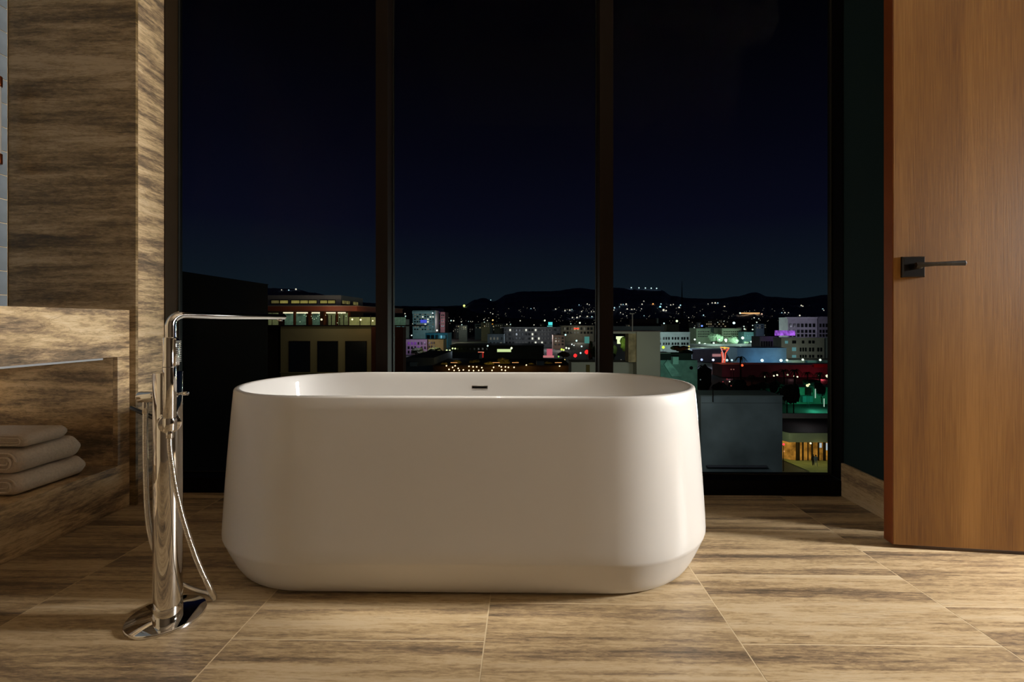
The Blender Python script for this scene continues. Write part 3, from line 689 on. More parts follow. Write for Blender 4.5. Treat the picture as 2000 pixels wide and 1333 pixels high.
t = bld('cream_apartments', 'cream lit end of the apartment row, beside the lilac part', 836.5, 866, 664.5, 331, 14, (.32, .25, .12)); wins(t, 331, grid(836, 850, 3, .45), grid(667, 688, 3, .6), rw([DARKW, lwd], [.7, .3]))
tree(812, 692, 678, 320, 28, 'round dark tree in front of the lilac apartments', 3); tree(852, 692, 678, 318, 26, 'round dark tree in front of the cream apartments', 4)
t = bld('long_apartment_block', 'long grey apartment block with rows of dim windows, centre of the view', 984, 1095, 640, 430, 26, (.095, .095, .095)); wins(t, 430, grid(987, 1093, 17, .5), grid(641, 674, 4, .5), rw([DARKW, lwd, lw, cmat((.14, .14, .13))], [.52, .08, .05, .35]))
pbox('balcony_band', 984, 1076, 647.5, 648.4, 428, 1.6, cmat((.18, .18, .17)), t); pbox('roof_band', 979, 1086, 639.5, 640.8, 428, 1.6, cmat((.18, .18, .17)), t)
t = bld('pink_frame_building', 'small pale pink building with open balconies, right of the long apartment block', 1080, 1103, 656, 400, 16, (.26, .19, .16)); wins(t, 400, grid(1082, 1102, 3, .55), grid(658, 676, 3, .55))
t = bld('small_grey_house', 'small pale grey house left of the long apartment block', 952, 984, 654, 390, 16, (.12, .14, .15)); wins(t, 390, grid(955, 982, 4, .45), grid(657, 676, 2, .5), rw([DARKW, lwd], [.7, .3]))
t = bld('distant_flat_roof_block', 'long low block with a bright roof edge, upper right of the centre pane', 1096, 1160, 637.5, 560, 24, (.14, .13, .11)); wins(t, 560, grid(1100, 1158, 9, .5), [(640, 645), (648, 652)], rw([DARKW, lwd, lwy], [.6, .2, .2]))
t = bld('dark_warehouse', 'wide dark low building below the grey apartment block', 880, 1062, 676, 300, 30, (.022, .020, .018)); wins(t, 300, grid(890, 955, 8, .4), [(680, 684)], rw([DARKW, lwd], [.9, .1]))
t = bld('grey_roof_building', 'grey roofed low building behind the patio lights', 848, 936, 694, 170, 12, (.10, .10, .095))
t = bld('dark_flat_roof', 'dark blue flat roof at the lower left of the centre pane', 792, 848, 700, 120, 30, (.05, .06, .07)); pbox('skylight', 800, 815, 708, 716, 119, .8, cmat((.09, .12, .14)), t)
pt = bld('patio_building', 'low roof patio building under strings of warm lights', 846, 1113, 716, 118, 24, (.035, .018, .010)); 
for a, b in ((880, 893), (962, 976), (1000, 1013), (1084, 1097)): pbox('wall_lamp', a, b, 708.3, 709.3, 116, .3, emit('orange_strip', (1, .42, .14), .8), pt)
pbox('ac_unit', 1048, 1063, 706, 714, 110, 2, cmat((.20, .22, .27)), pt)
for i, (px, py, w_) in enumerate(((866, 712, 22), (893, 709, 30), (925, 708, 30), (955, 711, 26), (985, 706, 34), (1010, 712, 20), (1038, 713, 22), (1072, 712, 24), (1095, 713, 20))):
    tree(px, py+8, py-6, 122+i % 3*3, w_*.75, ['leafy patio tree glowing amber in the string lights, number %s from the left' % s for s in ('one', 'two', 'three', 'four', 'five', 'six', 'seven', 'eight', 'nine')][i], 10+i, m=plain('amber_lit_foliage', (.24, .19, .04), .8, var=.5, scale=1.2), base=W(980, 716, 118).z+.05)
for (px, py) in ((872, 715), (877, 722), (884, 718), (889, 715), (895, 720), (897, 724), (905, 723), (887, 724), (916, 716), (924, 717), (931, 717), (941, 718.5), (916, 724), (925, 724.5), (935, 724), (943, 724), (964, 718), (975, 715), (979, 717), (987, 717), (993, 718), (1004, 718), (980, 723), (987, 724), (961, 724), (1093, 715.5), (1028, 713.5)):
    bulb(px, py, 112, 1.45, (1, .72, .34), 3.0, 'warm bulb strung above the roof patio, behind the bathtub rim', 'light', 'warm bulbs strung over the roof patio', 'string_light')
for k, row in enumerate((((868, 713), (884, 717.5), (905, 716), (925, 716.5), (941, 717.5), (964, 717), (987, 716), (1004, 717), (1028, 712.5), (1060, 712), (1097, 714.5)), ((870, 721), (887, 723.2), (916, 723.2), (943, 723.2), (961, 723), (987, 723), (1010, 722)))):
    bm = bmesh.new(); c0 = W(row[0][0], row[0][1], 112.1); add_tube(bm, [W(a, b, 112.1)-c0 for a, b in row], .03, 4); tag(link('festoon_cable', bm, M_dk, None, False, c0), ('upper' if k == 0 else 'lower')+' sagging cable carrying the warm patio bulbs', 'cable')
for px in (880, 920, 965, 990, 1030, 1093): plight(px, 712, 116, (1, .66, .22), 170, .3)
# white stair block bottom right of centre pane continuing into the right pane
t = bld('white_roof_block', 'plain pale parapet block right behind the tub, crossing the second mullion', 1116, 1246, 709, 62, 4, (.30, .30, .25)); pbox('roof_opening', 1145, 1152, 713, 728, 61.9, .08, cmat((.12, .09, .03)), t)
# signs and coloured lights
def sign(px0, px1, py0, py1, Y, col, st, label, name='lit_panel'):
    o = pbox(name, px0, px1, py0, py1, Y, .004*Y, emit('sign_%s' % label[:24], col, st)); tag(o, label, 'sign'); return o
sign(971, 998, 682.5, 688, 280, (.85, 1, .45), .8, 'pale green lit canopy sign over the dark warehouse'); bulb(999, 680.5, 279, 2.4, (.95, 1, .6), 1.6, 'bright round lamp at the right end of the pale green canopy')
sign(1068, 1079, 682, 696, 240, (.8, .16, .22), .7, 'pink red illuminated shop sign, centre right'); sign(1061, 1082, 695, 699, 238, (.9, .3, .3), .6, 'low pink lit awning below the pink red sign')
sign(933.5, 945, 687.8, 689.6, 200, (1, .25, .14), 1, 'thin red lit bar above the small red canopy'); sign(936, 944, 690, 699, 201, (.5, .02, .015), .7, 'small deep red canopy glow under the thin red bar')
sign(1071, 1079, 629.5, 635.5, 640, (.10, .85, .85), 1.0, 'turquoise glowing rooftop sign near the hills'); sign(1069, 1079, 637, 638.4, 640, (.2, .8, .75), .7, 'thin turquoise line under the turquoise rooftop sign')
sign(1121, 1131, 641, 643.5, 540, (1, .06, .03), 1.3, 'red glowing sign on the long low block')
sign(1142, 1151, 658, 671, 330, (.12, .42, .36), .5, 'pale teal lit tower face at the right of the centre pane')  # lit wall face, its light drawn as own emission
bulb(1123.5, 695, 215, 4.0, (1, .03, .03), 1.4, 'red round light left of the two near the second mullion'); bulb(1146, 688, 215, 4.6, (1, .02, .02), 1.6, 'larger red round light next to the second mullion')
for i, (px, py, r, c) in enumerate(((1106, 680, 2, (1, 1, .7)), (1111, 681, 2, (1, 1, .8)), (1097, 683, 2.4, (.7, .9, .1)), (1101, 684, 2, (.8, .9, .2)), (1117, 673, 1.5, (.9, 1, .95)), (1121, 675, 1.3, (.9, 1, .95)), (1126, 666, 2, (.75, 1, .95)), (1136, 677, 1.8, (.75, .95, 1)), (1134, 690, 1.8, (.7, .9, 1)), (1104.5, 654.5, 2, (.65, 1, 1)), (1091, 697, 1.7, (.25, .8, .1)), (1103, 703, 1.2, (1, .7, .2)))):
    bulb(px, py, 260, r, c, 1.3, 'small street light in the bright street by the second mullion', 'light', 'street lights left of the second mullion', 'street_light')
for px in (1112, 1136): plight(px, 676, 255, (.7, 1, .8), 1500)
tree(1100, 700, 686, 225, 24, 'dark tree between the pink sign and the red lights', 31); tree(1157, 706, 664, 205, 14, 'tall dark tree right beside the second mullion', 32)
plight(1122, 694, 205, (1, .1, .05), 400)
bulb(906.5, 597.5, onA(906, 600), 2.4, (.9, 1, .25), 1.5, 'bright yellow green light on the crest of the hill'); 
bulb(962.5, 625.8, 650, 1.7, (1, .62, .2), 1.6, 'orange light high in the dark area of the centre pane'); bulb(962, 633.5, 652, 1.5, (1, .4, .05), .8, 'dimmer orange light just below the orange light')
bulb(853.5, 645.8, 400, 2.0, (.95, .95, .8), 1.5, 'white street lamp at the foot of the towers'); bulb(845, 612, 615, 1.4, (.8, .95, 1), 1.8, 'white lamp on the roof of the blue grey tower')
bulb(804, 655.5, 380, 1.5, (.85, 1, .95), 1.3, 'white lamp left of the cyan roof'); bulb(841, 696, 300, 1.6, (.9, 1, .95), 1, 'white lamp under the cream apartments')
for px, py, r in ((872.5, 685, 2.0), (878.5, 685, 1.9), (884, 681, 1.8), (889, 681.3, 1.8), (866, 688, 1.6)): bulb(px, py, 290, r, (.85, 1, .42), 1.4, 'yellow green street light right of the round trees', 'light', 'yellow green street lights', 'street_light')
plight(877, 684, 288, (.8, 1, .3), 500); plight(812, 670, 312, (.85, .65, 1), 4200); plight(846, 672, 316, (1, .8, .4), 2200); plight(828, 636, 580, (.6, .88, .95), 22000); plight(864, 628, 622, (1, .6, .6), 9000); plight(1010, 655, 405, (.85, .9, 1), 6500); plight(1070, 655, 405, (.9, .85, .9), 6500); plight(1092, 668, 385, (1, .85, .7), 2500); plight(966, 662, 375, (.8, .9, 1), 1800); plight(852, 660, 405, (.3, .8, 1), 2500); plight(781, 640, 315, (.8, 1, .85), 1800); plight(920, 690, 270, (.8, .8, .7), 1500)
bulb(952.5, 676, 290, 1.9, (.8, 1, .9), 1.2, 'white street lamp left of the pale green canopy'); bulb(1064, 626.5, 660, 1.9, (.9, 1, .7), 1.3, 'white light just left of the turquoise sign'); bulb(1132.5, 631, 620, 1.8, (.95, 1, .75), 1.3, 'bright white light above the red glowing sign')
for i, (px, py, r) in enumerate(((792, 618, 1.4), (784, 621, 1.1), (791, 613, 1.2), (790, 621, 1), (806, 633, 1), (875, 628, 1.3), (881, 626.6, 1.5), (886, 627, 1.5), (901, 629, 1.1), (902, 634.5, 1.2), (886.5, 647, 1.4), (942, 645, 1.4), (946, 630, 1.3), (945, 624.5, 1), (952, 626.5, 1.1), (953, 636.5, 1.1), (962.5, 613.5, 1.1), (958, 611, .8), (915, 628.3, .7), (919, 628.3, .7), (923, 628.3, .7), (974, 634, 1), (979, 634, .9), (990, 634, 1.2), (997, 634, 1.2), (1016, 627, 1.3), (1043, 635, 1.1), (1115, 633, 1.1))):
    bulb(px, py, 690, r, (1, .92, .7) if i % 3 else (.75, 1, .9), .9, 'tiny '+('warm' if i % 3 else 'greenish white')+' light in the dark town, '+('left of the blue grey tower' if px < 806 else 'right of the blue grey tower' if px < 960 else 'right of the orange light'), 'light', 'tiny town lights in the centre pane', 'town_light')
# house lights on the far hill
for i, (px, py, r) in enumerate(((958.5, 586.5, .9), (1085, 604, 1.2), (1103.5, 607, 1.3), (1113, 606, 1.4), (1117, 605, .9), (1136, 609, 1.1), (1155, 608.5, 1.0), (1160, 609, .9), (1131, 596, .9), (1147, 594, 1.0), (1151, 595.5, .8), (1147, 618.5, 1.3), (1156, 619, 1.2), (1118, 620.5, 1.3), (1127, 620.5, 1.6), (1133, 618, 1.2), (1037, 603, .8), (1043, 602, .8), (1153, 627, 1.1), (1108, 632, 1),
        (1200, 601.5, 1.5), (1199, 606, 1), (1213, 595, 1.0), (1223, 594.5, 1.6), (1217, 595, 1), (1225, 604, 1.4), (1234, 604.5, 1.1), (1239, 604.3, 1.1), (1210, 599.5, .9), (1254, 594.5, 1.2), (1253, 603.5, .9), (1257.5, 588.5, .9), (1291, 594, 1.2), (1302, 600, .9), (1310, 596, 1.1), (1315, 595, 1), (1329, 596.5, 1.4), (1326.5, 601, 1.7), (1296, 606, 2.2), (1301, 607, 1.4), (1374, 616, 1.3), (1345, 620.5, .8), (1391, 592, 1.1), (1397, 592.2, 1.7), (1402, 592, 1.1), (1383, 594, .8), (1565, 597, 1.3), (1568, 598.6, 1.3), (1527, 611, .9), (1533, 611, 1.2), (1540, 611, .9), (1562, 616.5, 1.5), (1607, 604, 1.1), (1609, 606.5, .8), (550, 566.5, .9), (578, 565.2, 1.6), (564, 567, 1.1), (1212, 611, .9), (1217, 614, .8), (1224, 617, .8), (1258, 617, .8), (1473, 621, 1.1), (1481, 626, 1.1))):
    bulb(px, py, onA(px, max(py, 566)), r, (1, .9, .68) if i % 4 else (.6, .95, 1), 1.0, 'tiny '+('warm white' if i % 4 else 'bluish white')+' house light on the hill '+('above the rooftop restaurant' if px < 700 else 'left of the second mullion' if px < 1170 else 'left of the radio mast, right pane' if px < 1331 else 'right of the radio mast' if px < 1500 else 'above the pale grand building'), 'light', 'house lights on the far hillside', 'house_light')
for i, px in enumerate((1233, 1248, 1260.5, 1272, 1282.5)):
    bulb(px, 562.3+.35*i, 3080, 1.35, (.75, 1, 1), 1.2, ['leftmost', 'second from left', 'middle', 'fourth from left', 'rightmost'][i]+' of the five white lights in a row on the ridge', 'light', 'five lights in a row on the ridge', 'ridge_light')
bulb(1275.5, 594, onA(1275, 594), 1.6, (1, .4, .12), 1.3, 'orange house light on the hillside, right pane'); bulb(1289.5, 599.5, onA(1289, 599), 1.8, (.4, .95, 1), 1.6, 'cyan white house light on the hillside, right of the orange one'); bulb(1415, 599.3, onA(1415, 599), 1.6, (1, .75, .5), 1.5, 'single warm light on the middle of the hillside, right pane')
o = pbox('lit_hillside_house', 1450, 1484, 611, 613.2, 1900, 20, emit('amber_line', (1, .52, .2), 1.0)); tag(o, 'long amber lit house on the hillside above the town', 'house')
bulb(1445.5, 612, 1895, 1.7, (.9, 1, .75), 1.4, 'white light at the left end of the amber lit house'); bulb(1488, 613.6, 1895, 1.4, (1, .6, .4), 1.2, 'pink light at the right end of the amber lit house')
rp = random.Random(11); bm = bmesh.new()
for i in range(230):
    px = rp.choice([rp.uniform(1198, 1330), rp.uniform(1330, 1540), rp.uniform(775, 1000), rp.uniform(1080, 1163), rp.uniform(860, 1163)]); py = rp.uniform(600, 634); Y = min(onA(px, py), 690 if py > 618 else 3000); p = W(px, py, Y); r = .42*rp.uniform(.5, 1.2)*Y/F
    q = bmesh.ops.create_cube(bm, size=r*2); bmesh.ops.translate(bm, verts=q['verts'], vec=p)
tag(link('distant_lights', bm, emit('faint_town_glow', (.9, .8, .55), .35)), 'countless faint specks of light over the town and lower hills', 'lights', kind='stuff')

hr = random.Random(3)
for i in range(34):
    px = hr.choice([hr.uniform(870, 980), hr.uniform(1100, 1160), hr.uniform(1200, 1370), hr.uniform(1425, 1535), hr.uniform(885, 1060)]); py = hr.uniform(628, 641); w_ = hr.uniform(7, 17); Y = 560+i*5.5
    t = bld('town_house', 'dim small house at the foot of the hills, '+('left of the long grey apartments' if px < 980 else 'behind the long grey apartments' if px < 1080 else 'by the second mullion' if px < 1170 else 'behind the beige roof tower' if px < 1370 else 'behind the small cyan building'), px, px+w_, py, Y, 5, hr.choice([(.10, .09, .07), (.08, .10, .09), (.12, .10, .09), (.07, .08, .10)]), 'house', 'dim houses at the foot of the hills', cornice=False)
    wins(t, Y, grid(px+1, px+w_-1, max(2, int(w_/4)), .35), [(py+2.5, py+4.5), (py+6.5, py+8.5)], rw([DARKW, lwd, lwy], [.5, .38, .12]))
for px, py, c in ((900, 640, (1, .95, .6)), (1000, 636, (.8, 1, .7)), (1130, 645, (1, .9, .7)), (1250, 628, (.9, .95, 1)), (1350, 638, (.7, 1, .9)), (1490, 648, (.5, .5, 1)), (1460, 632, (.6, .9, 1))): plight(px, py, 540, c, 9000, 2)

# --- right pane
ms = empty('radio_mast', (W(1332, 600, 1300).x, 1300, GZ)); tag(ms, 'slender dark lattice radio mast against the hills', 'mast')
bm = bmesh.new(); zt_ = W(1332, 549, 1300).z-GZ; B_ = 3.2
for sx_, sy_ in ((1, 1), (1, -1), (-1, 1), (-1, -1)): add_tube(bm, [(B_*sx_, B_*sy_, 0), (.5*sx_, .5*sy_, zt_*.8), (0, 0, zt_)], .45, 5)
for j in range(14):
    z = zt_*.8*j/14; k = B_+(.5-B_)*j/14; z2 = zt_*.8*(j+1)/14
    add_tube(bm, [(-k, -k, z), (k, -k, z2)], .3, 4); add_tube(bm, [(k, -k, z), (-k, -k, z2)], .3, 4)
link('lattice', bm, cmat((.02, .02, .025)), ms)
# near beige stair tower with open frame
YN = 60; M_bei = plain('beige_render', (.30, .295, .235), .85, var=.08, scale=.25)
t = empty('beige_roof_tower', (W(1262, 700, YN).x, YN, GZ)); tag(t, 'big plain beige rooftop wall with an open frame, left part of the right pane', 'building')
pbox('tower_wall', 1243.5, 1289.5, 648, 1000, YN, 5, M_bei, t); pbox('stained_pier', 1227.5, 1243, 648.5, 708, YN+.3, 2, plain('stained_render', (.30, .24, .13), .9, var=.5, scale=.9), t)
pbox('header_beam', 1190, 1243, 648.5, 652, YN+.25, 2.3, M_bei, t); pbox('parapet_cap', 1188, 1291, 646.8, 648.4, YN-.1, 5, cmat((.14, .11, .10)), t)
pbox('vent_pipe', 1234.5, 1236.3, 613.5, 648, YN-.5, .12, cmat((.24, .21, .19)), t); pbox('pipe_cap', 1231.5, 1239, 612.4, 614, YN-.6, .3, cmat((.3, .27, .24)), t)
pbox('rear_roof_band', 1190, 1297, 637.5, 647.5, 95, 3, cmat((.22, .20, .205)), t); t2 = pbox('upper_storey', 1238, 1284, 624, 638, 97, 4, cmat((.035, .016, .02)), t); pbox('chimney', 1283, 1286, 622, 632, 96.5, 1, cmat((.30, .28, .26)), t)
t = bld('ochre_gabled_house', 'small ochre block behind the white facade', 1302, 1326, 635, 340, 14, (.16, .155, .11))
sign(1204, 1219, 657.5, 663, 200, (.9, 1, .55), 1.1, 'upper bar of the bright pale green sign seen through the open frame'); sign(1206, 1214, 663, 672, 200, (.9, 1, .55), 1.1, 'lower block of the bright pale green sign seen through the open frame')
tree(1222, 690, 654, 185, 24, 'green lit tree right of the pale green sign', 41, m=plain('green_lit_foliage', (.10, .14, .03), .8, var=.5, scale=1)); tree(1199, 700, 668, 186, 20, 'dark tree left of the pale green sign', 42); plight(1208, 668, 180, (.8, 1, .4), 700)
for px, py in ((1213, 704), (1216, 706), (1223, 699)): bulb(px, py, 90, 1.5, (1, .9, .75), .45, 'dull lamp low inside the open frame', 'light', 'dull lamps low in the open frame', 'roof_lamp')
t = bld('white_facade_building', 'white two storey facade with small windows behind the beige tower', 1288, 1347.5, 650, 300, 16, (.50, .55, .53))
wins(t, 300, [(a, a+3) for a in (1288, 1295.3, 1300.3, 1305.3, 1312.5, 1318, 1323.3, 1331, 1335.6, 1341.5)], [(658.8, 664), (669.5, 674)]); pbox('string_course', 1288, 1347, 666.4, 667.2, 299, 1, cmat((.55, .6, .58)), t)
plight(1320, 662, 278, (.78, 1, .98), 8500)
tree(1327, 690, 673, 235, 34, 'large dark green tree in front of the white facade', 43, m=plain('green_lit_foliage2', (.07, .10, .02), .8, var=.5, scale=1)); tree(1343, 696, 682, 170, 30, 'dark reddish tree above the green tinted stair hut', 44)
bulb(1295.5, 678.8, 230, 3.2, (.75, .95, .08), 1.2, 'yellow green street light below the white facade'); bulb(1345.7, 677, 240, 1.5, (1, .8, .15), 1, 'slim yellow light at the right end of the white facade'); bulb(1345.7, 682, 240, 1.5, (1, .8, .15), 1, 'lower yellow light at the right end of the white facade')
# teal stair hut
YT = 85; hut = empty('teal_stair_hut', (W(1325, 720, YT).x, YT, GZ)); tag(hut, 'pale green stair hut with a slanted duct, directly behind the right tub rim', 'building')
M_hut = plain('green_grey_render', (.22, .36, .30), .85, var=.35, scale=.5)
pbox('hut_walls', 1290, 1362, 704, 900, YT, 4, M_hut, hut); pbox('hut_cube', 1314.5, 1325.5, 697.5, 712, YT-1.2, 1.1, plain('pale_green_render', (.4, .62, .52), .85), hut); pbox('hut_roof_band', 1289, 1351, 690.5, 704, YT+.5, 3, cmat((.03, .035, .03)), hut); pbox('roof_edge', 1289, 1310, 689.5, 691, YT+.2, 3.5, cmat((.35, .36, .3)), hut)
bm = bmesh.new(); pr = Vector((hut.location)); A_ = [W(1297, 712, YT-.4), W(1304, 703, YT-.4), W(1322, 724, YT-.4), W(1330, 736, YT-.4), W(1312, 736, YT-.4)]
poly_prism(bm, [a-pr for a in A_], (0, .35, 0)); link('slanted_duct', bm, plain('green_duct', (.32, .52, .44), .7, var=.3, scale=1), hut)
bm = bmesh.new(); c0 = W(1350, 719, YT-.02)-pr; add_tube(bm, [c0+Vector((0, -.06, 0)), c0+Vector((0, .05, 0))], .32, 14); link('wall_vent', bm, M_dk, hut)
plight(1322, 716, YT-9, (.5, 1, .8), 480)
# pale green lit old buildings and trees
t = bld('mint_building_left', 'mint lit square building, left one of the pair', 1360, 1388, 643, 470, 20, (.38, .48, .34)); wins(t, 470, grid(1363, 1386, 7, .4), grid(646, 660, 3, .4)); 
t = bld('mint_link_block', 'recessed darker block between the two mint buildings', 1388, 1410, 641, 492, 14, (.16, .22, .21)); 
t = bld('mint_building_right', 'mint lit square building, right one of the pair', 1410, 1448, 643, 470, 20, (.38, .46, .32)); wins(t, 470, grid(1413, 1446, 9, .4), grid(646, 660, 3, .4))
t = bld('cyan_small_building', 'small cyan lit building right of the mint pair', 1453, 1472, 650, 455, 12, (.22, .46, .48)); wins(t, 455, grid(1455, 1471, 4, .4), grid(653, 664, 2, .4), lcy)
tree(1399, 672, 649, 440, 24, 'leafy green tree between the mint buildings', 51, m=plain('mint_lit_foliage', (.10, .16, .10), .8, var=.4, scale=.5)); tree(1436, 674, 655, 438, 22, 'round green tree before the right mint building', 52, m=MATS['mint_lit_foliage']); tree(1458, 674, 667, 436, 12, 'low green bush before the small cyan building', 53, m=MATS['mint_lit_foliage'])
for i, (px, py, r) in enumerate(((1357, 663.5, 2), (1377, 673, 2.6), (1405, 664, 2), (1417.5, 664.5, 3), (1450.5, 660.5, 3), (1394, 670.5, 2), (1366, 670, 2), (1430, 675, 2.2), (1446, 676, 2), (1467, 668, 1.8), (1345, 658, 2.2), (1418, 667, 2))):
    bulb(px, py, 425, r, (.85, 1, .85), 1.5, 'bright mint white street lamp before the mint buildings', 'light', 'street lamps before the mint buildings', 'street_light')
for px in (1374, 1418, 1450): plight(px, 665, 428, (.75, 1, .80), 15000, 1)
o = pbox('white_canopies', 1348, 1478, 672.5, 677, 410, 6, cmat((.5, .56, .5))); tag(o, 'long low whitish canopy line under the mint buildings', 'canopy'); plight(1405, 670, 402, (.8, 1, .9), 2600); plight(1455, 670, 402, (.7, 1, .95), 1600)
t = bld('brown_hillside_flats', 'brown hillside apartment house with small lit windows above the mint pair', 1376, 1425, 626, 760, 24, (.12, .10, .085)); wins(t, 760, grid(1379, 1423, 11, .35), grid(627, 640, 3, .35), rw([DARKW, lwy, lwd], [.5, .22, .28]))
bulb(1433.5, 631.3, 600, 2.6, (.7, 1, 1), 1.8, 'brightest cyan white lamp above the mint buildings'); bulb(1371, 637, 600, 2, (.2, .35, 1), 1.3, 'blue light left of the hillside flats'); bulb(1322, 627.5, 600, 2.4, (.8, 1, .6), 1.5, 'greenish white lamp behind the ochre block'); bulb(1297, 632, 600, 1.6, (.7, 1, 1), 1.3, 'small cyan white lamp left of the ochre block')
for i, (px, py, r) in enumerate(((1454, 643, 1.8), (1453, 638, 1.4), (1470, 644, 1.6), (1478, 630, 1.4), (1470, 636, 1.2), (1482, 623, 1), (1490, 649, 1.4), (1480, 649.5, 1.3), (1487, 655, 1.5), (1492, 655, 1.5), (1356, 640.5, 1.2), (1365, 635, 1.4), (1402, 630, .8), (1414, 628, .8))):
    bulb(px, py, 640, r, (.85, 1, .85), .9, 'small white town light '+('above the left mint building' if px < 1448 else 'above the small cyan building' if px < 1473 else 'above the grey brown block'), 'light', 'small town lights in the right pane', 'town_light')
# big pale building with window rows
YA = 400; t = bld('pale_grand_building', 'large pale violet grey building with cornice and window rows, far right', 1539, 1596, 621.5, YA, 14, (.36, .33, .38)); wins(t, YA, grid(1541, 1594, 7, .55), [(632.5, 639.5), (644.5, 650.5), (653, 658)])
pbox('cornice', 1536.5, 1597, 619.8, 622.5, YA-2.2, 3, cmat((.4, .37, .42)), t)
t = bld('pale_grand_wing', 'darker right wing of the large pale building', 1596.5, 1650, 620, YA+3, 14, (.22, .20, .24)); wins(t, YA+3, grid(1600, 1618, 3, .5)+[(1622, 1627)], [(632.5, 639.5), (644.5, 650.5), (653, 658)])
plight(1565, 640, 366, (.9, .85, 1), 9500); plight(1610, 642, 376, (.85, .8, 1), 3500)
# violet lit roof bar
for i, (a, b) in enumerate(((1519, 1529), (1533, 1553))): o = pbox('violet_roof_lounge', a, b, 646, 656, 330, 4, litglass('violet_glow', (.55, .16, 1.0), 1.1, .35)); tag(o, ['left small', 'right wide'][i]+' violet glowing lounge on the roof', 'pavilion')
plight(1535, 645, 322, (.5, .2, 1), 1800)
YB_ = 300; t = bld('tan_window_building', 'wide tan grey building with several window rows below the pale building', 1526, 1610, 661, YB_, 10, (.24, .22, .19), cornice=True)
wins(t, YB_, [(1534, 1539), (1548, 1555), (1567, 1571), (1580, 1584), (1587, 1591)], [(666, 671.5)], rw([lcy, DARKW], [.35, .65])); wins(t, YB_, [(1563, 1565.5), (1568, 1570.5), (1573, 1575.5), (1581, 1584), (1587, 1590), (1597, 1600), (1603, 1605.5)], [(679.5, 687), (693.5, 699)]); wins(t, YB_, [(1548, 1555)], [(679, 686), (694, 699)], lcy)
t = bld('tan_corner_wing', 'grey wing at the far right edge of the window row building', 1613, 1650, 661, YB_+2, 10, (.18, .20, .20))
t = bld('grey_brown_block', 'grey brown block left of the window row building', 1484, 1517, 659, 330, 12, (.15, .135, .125)); wins(t, 330, grid(1486, 1515, 6, .4), [(667, 677)])
plight(1580, 690, 280, (.9, 1, .85), 4200); plight(1500, 668, 316, (.8, .9, 1), 600)
t = bld('blue_lit_hall', 'long low hall washed in blue light', 1440, 1536, 681, 255, 14, (.22, .30, .38)); 
for px in (1488.5, 1525.5): bulb(px, 704.5, 246, 3.0, (.75, 1, 1), 2.0, ('left' if px < 1500 else 'right')+' dazzling blue white floodlight on the blue lit hall'); plight(px, 703, 248, (.25, .62, 1), 900)
o = pbox('white_stall_roofs', 1536, 1575, 704, 711, 252, 3, cmat((.5, .56, .46))); tag(o, 'white lit stall roofs right of the blue lit hall', 'stall'); o = pbox('teal_awning', 1577, 1650, 705, 711.5, 250, 5, cmat((.12, .24, .24))); tag(o, 'teal awning right of the white stall roofs', 'awning')
for px, py in ((1568, 703), (1602, 703.5), (1537, 704)): bulb(px, py, 244, 2.3, (.85, 1, .75), 1.6, 'mint lamp over the stalls by the teal awning', 'light', 'mint lamps over the stalls', 'street_light'); plight(px, 702, 242, (.8, 1, .75), 700)
# blue / red street scene in the middle
t = bld('blue_grey_shops', 'low blue grey shop row behind the red neon arrow', 1352, 1432, 684, 271, 12, (.22, .24, .32)); wins(t, 271, [(1392, 1408)], [(692, 697)], emit('pink_panel', (.8, .35, .35), .5)); wins(t, 271, [(1418, 1431)], [(695, 711)], emit('teal_panel', (.12, .28, .30), .6))
for i, (px, py, r, c) in enumerate(((1370.5, 703, 2.4, (.45, .55, 1)), (1393, 703.5, 2.6, (.75, .75, 1)), (1420, 704, 2.4, (.6, 1, 1)), (1429.5, 704, 2, (.6, .9, 1)), (1413, 702.5, 1.8, (1, .5, .4)))): bulb(px, py, 240, r, c, 1.6, ['leftmost blue', 'lilac white', 'cyan white', 'pale blue rightmost', 'small pink'][i]+' lamp in the row under the red neon structure'); plight(px, py, 238, c, 420)
ne = empty('red_neon_structure', (W(1414, 720, 215).x, 215, GZ)); tag(ne, 'tall red and orange neon lit funnel shaped structure', 'neon sign')
RN = emit('red_neon', (1, .12, .06), 1.1); ON = emit('orange_neon', (1, .42, .06), 1.5); PN = emit('pink_neon', (1, .40, .36), .8)
def ntube(p, m, r=.16, n='neon_tube'):
    bm = bmesh.new(); add_tube(bm, [W(a, b, 215)-ne.location for a, b in p], r, 6); link(n, bm, m, ne)
ntube([(1407, 678), (1412, 690), (1412.5, 712), (1410, 726)], PN, .22); ntube([(1424, 680), (1417, 690), (1415, 712)], RN, .25); ntube([(1407, 679), (1424, 680)], ON, .25); ntube([(1410, 683), (1420, 684)], RN); ntube([(1409, 688), (1411, 700), (1409, 726)], RN, .2); ntube([(1413, 690), (1413.5, 705)], PN, .15)
bulb(1415.5, 680, 214, 2.3, (1, .5, .08), 1.5, None, name='orange_lamp', parent=ne); bulb(1407, 714, 214, 1.8, (1, .25, .12), 1.4, None, name='red_lamp', parent=ne)
bm = bmesh.new(); add_tube(bm, [W(1413, 726, 216)-ne.location, Vector((W(1413, 726, 216).x-ne.location.x, 1, 0))], .3, 6); link('mast', bm, M_dk, ne)
plight(1410, 700, 212, (1, .15, .1), 1500); plight(1418, 682, 212, (1, .3, .1), 400)
bulb(1449.5, 714, 180, 2.6, (1, .10, .03), 1.7, 'red traffic light in front of the palm'); plight(1449.5, 714, 178, (1, .2, .1), 140)
palm(1446, 699, 172, 15, 'palm tree with dark fronds above the red traffic light', 5)
t = bld('red_wash_building', 'long low building washed in red light, far right', 1410, 1650, 714, 196, 10, (.28, .13, .15)); pbox('red_roof_band', 1590, 1650, 711.5, 718, 194.5, 1.2, cmat((.42, .05, .06)), t)
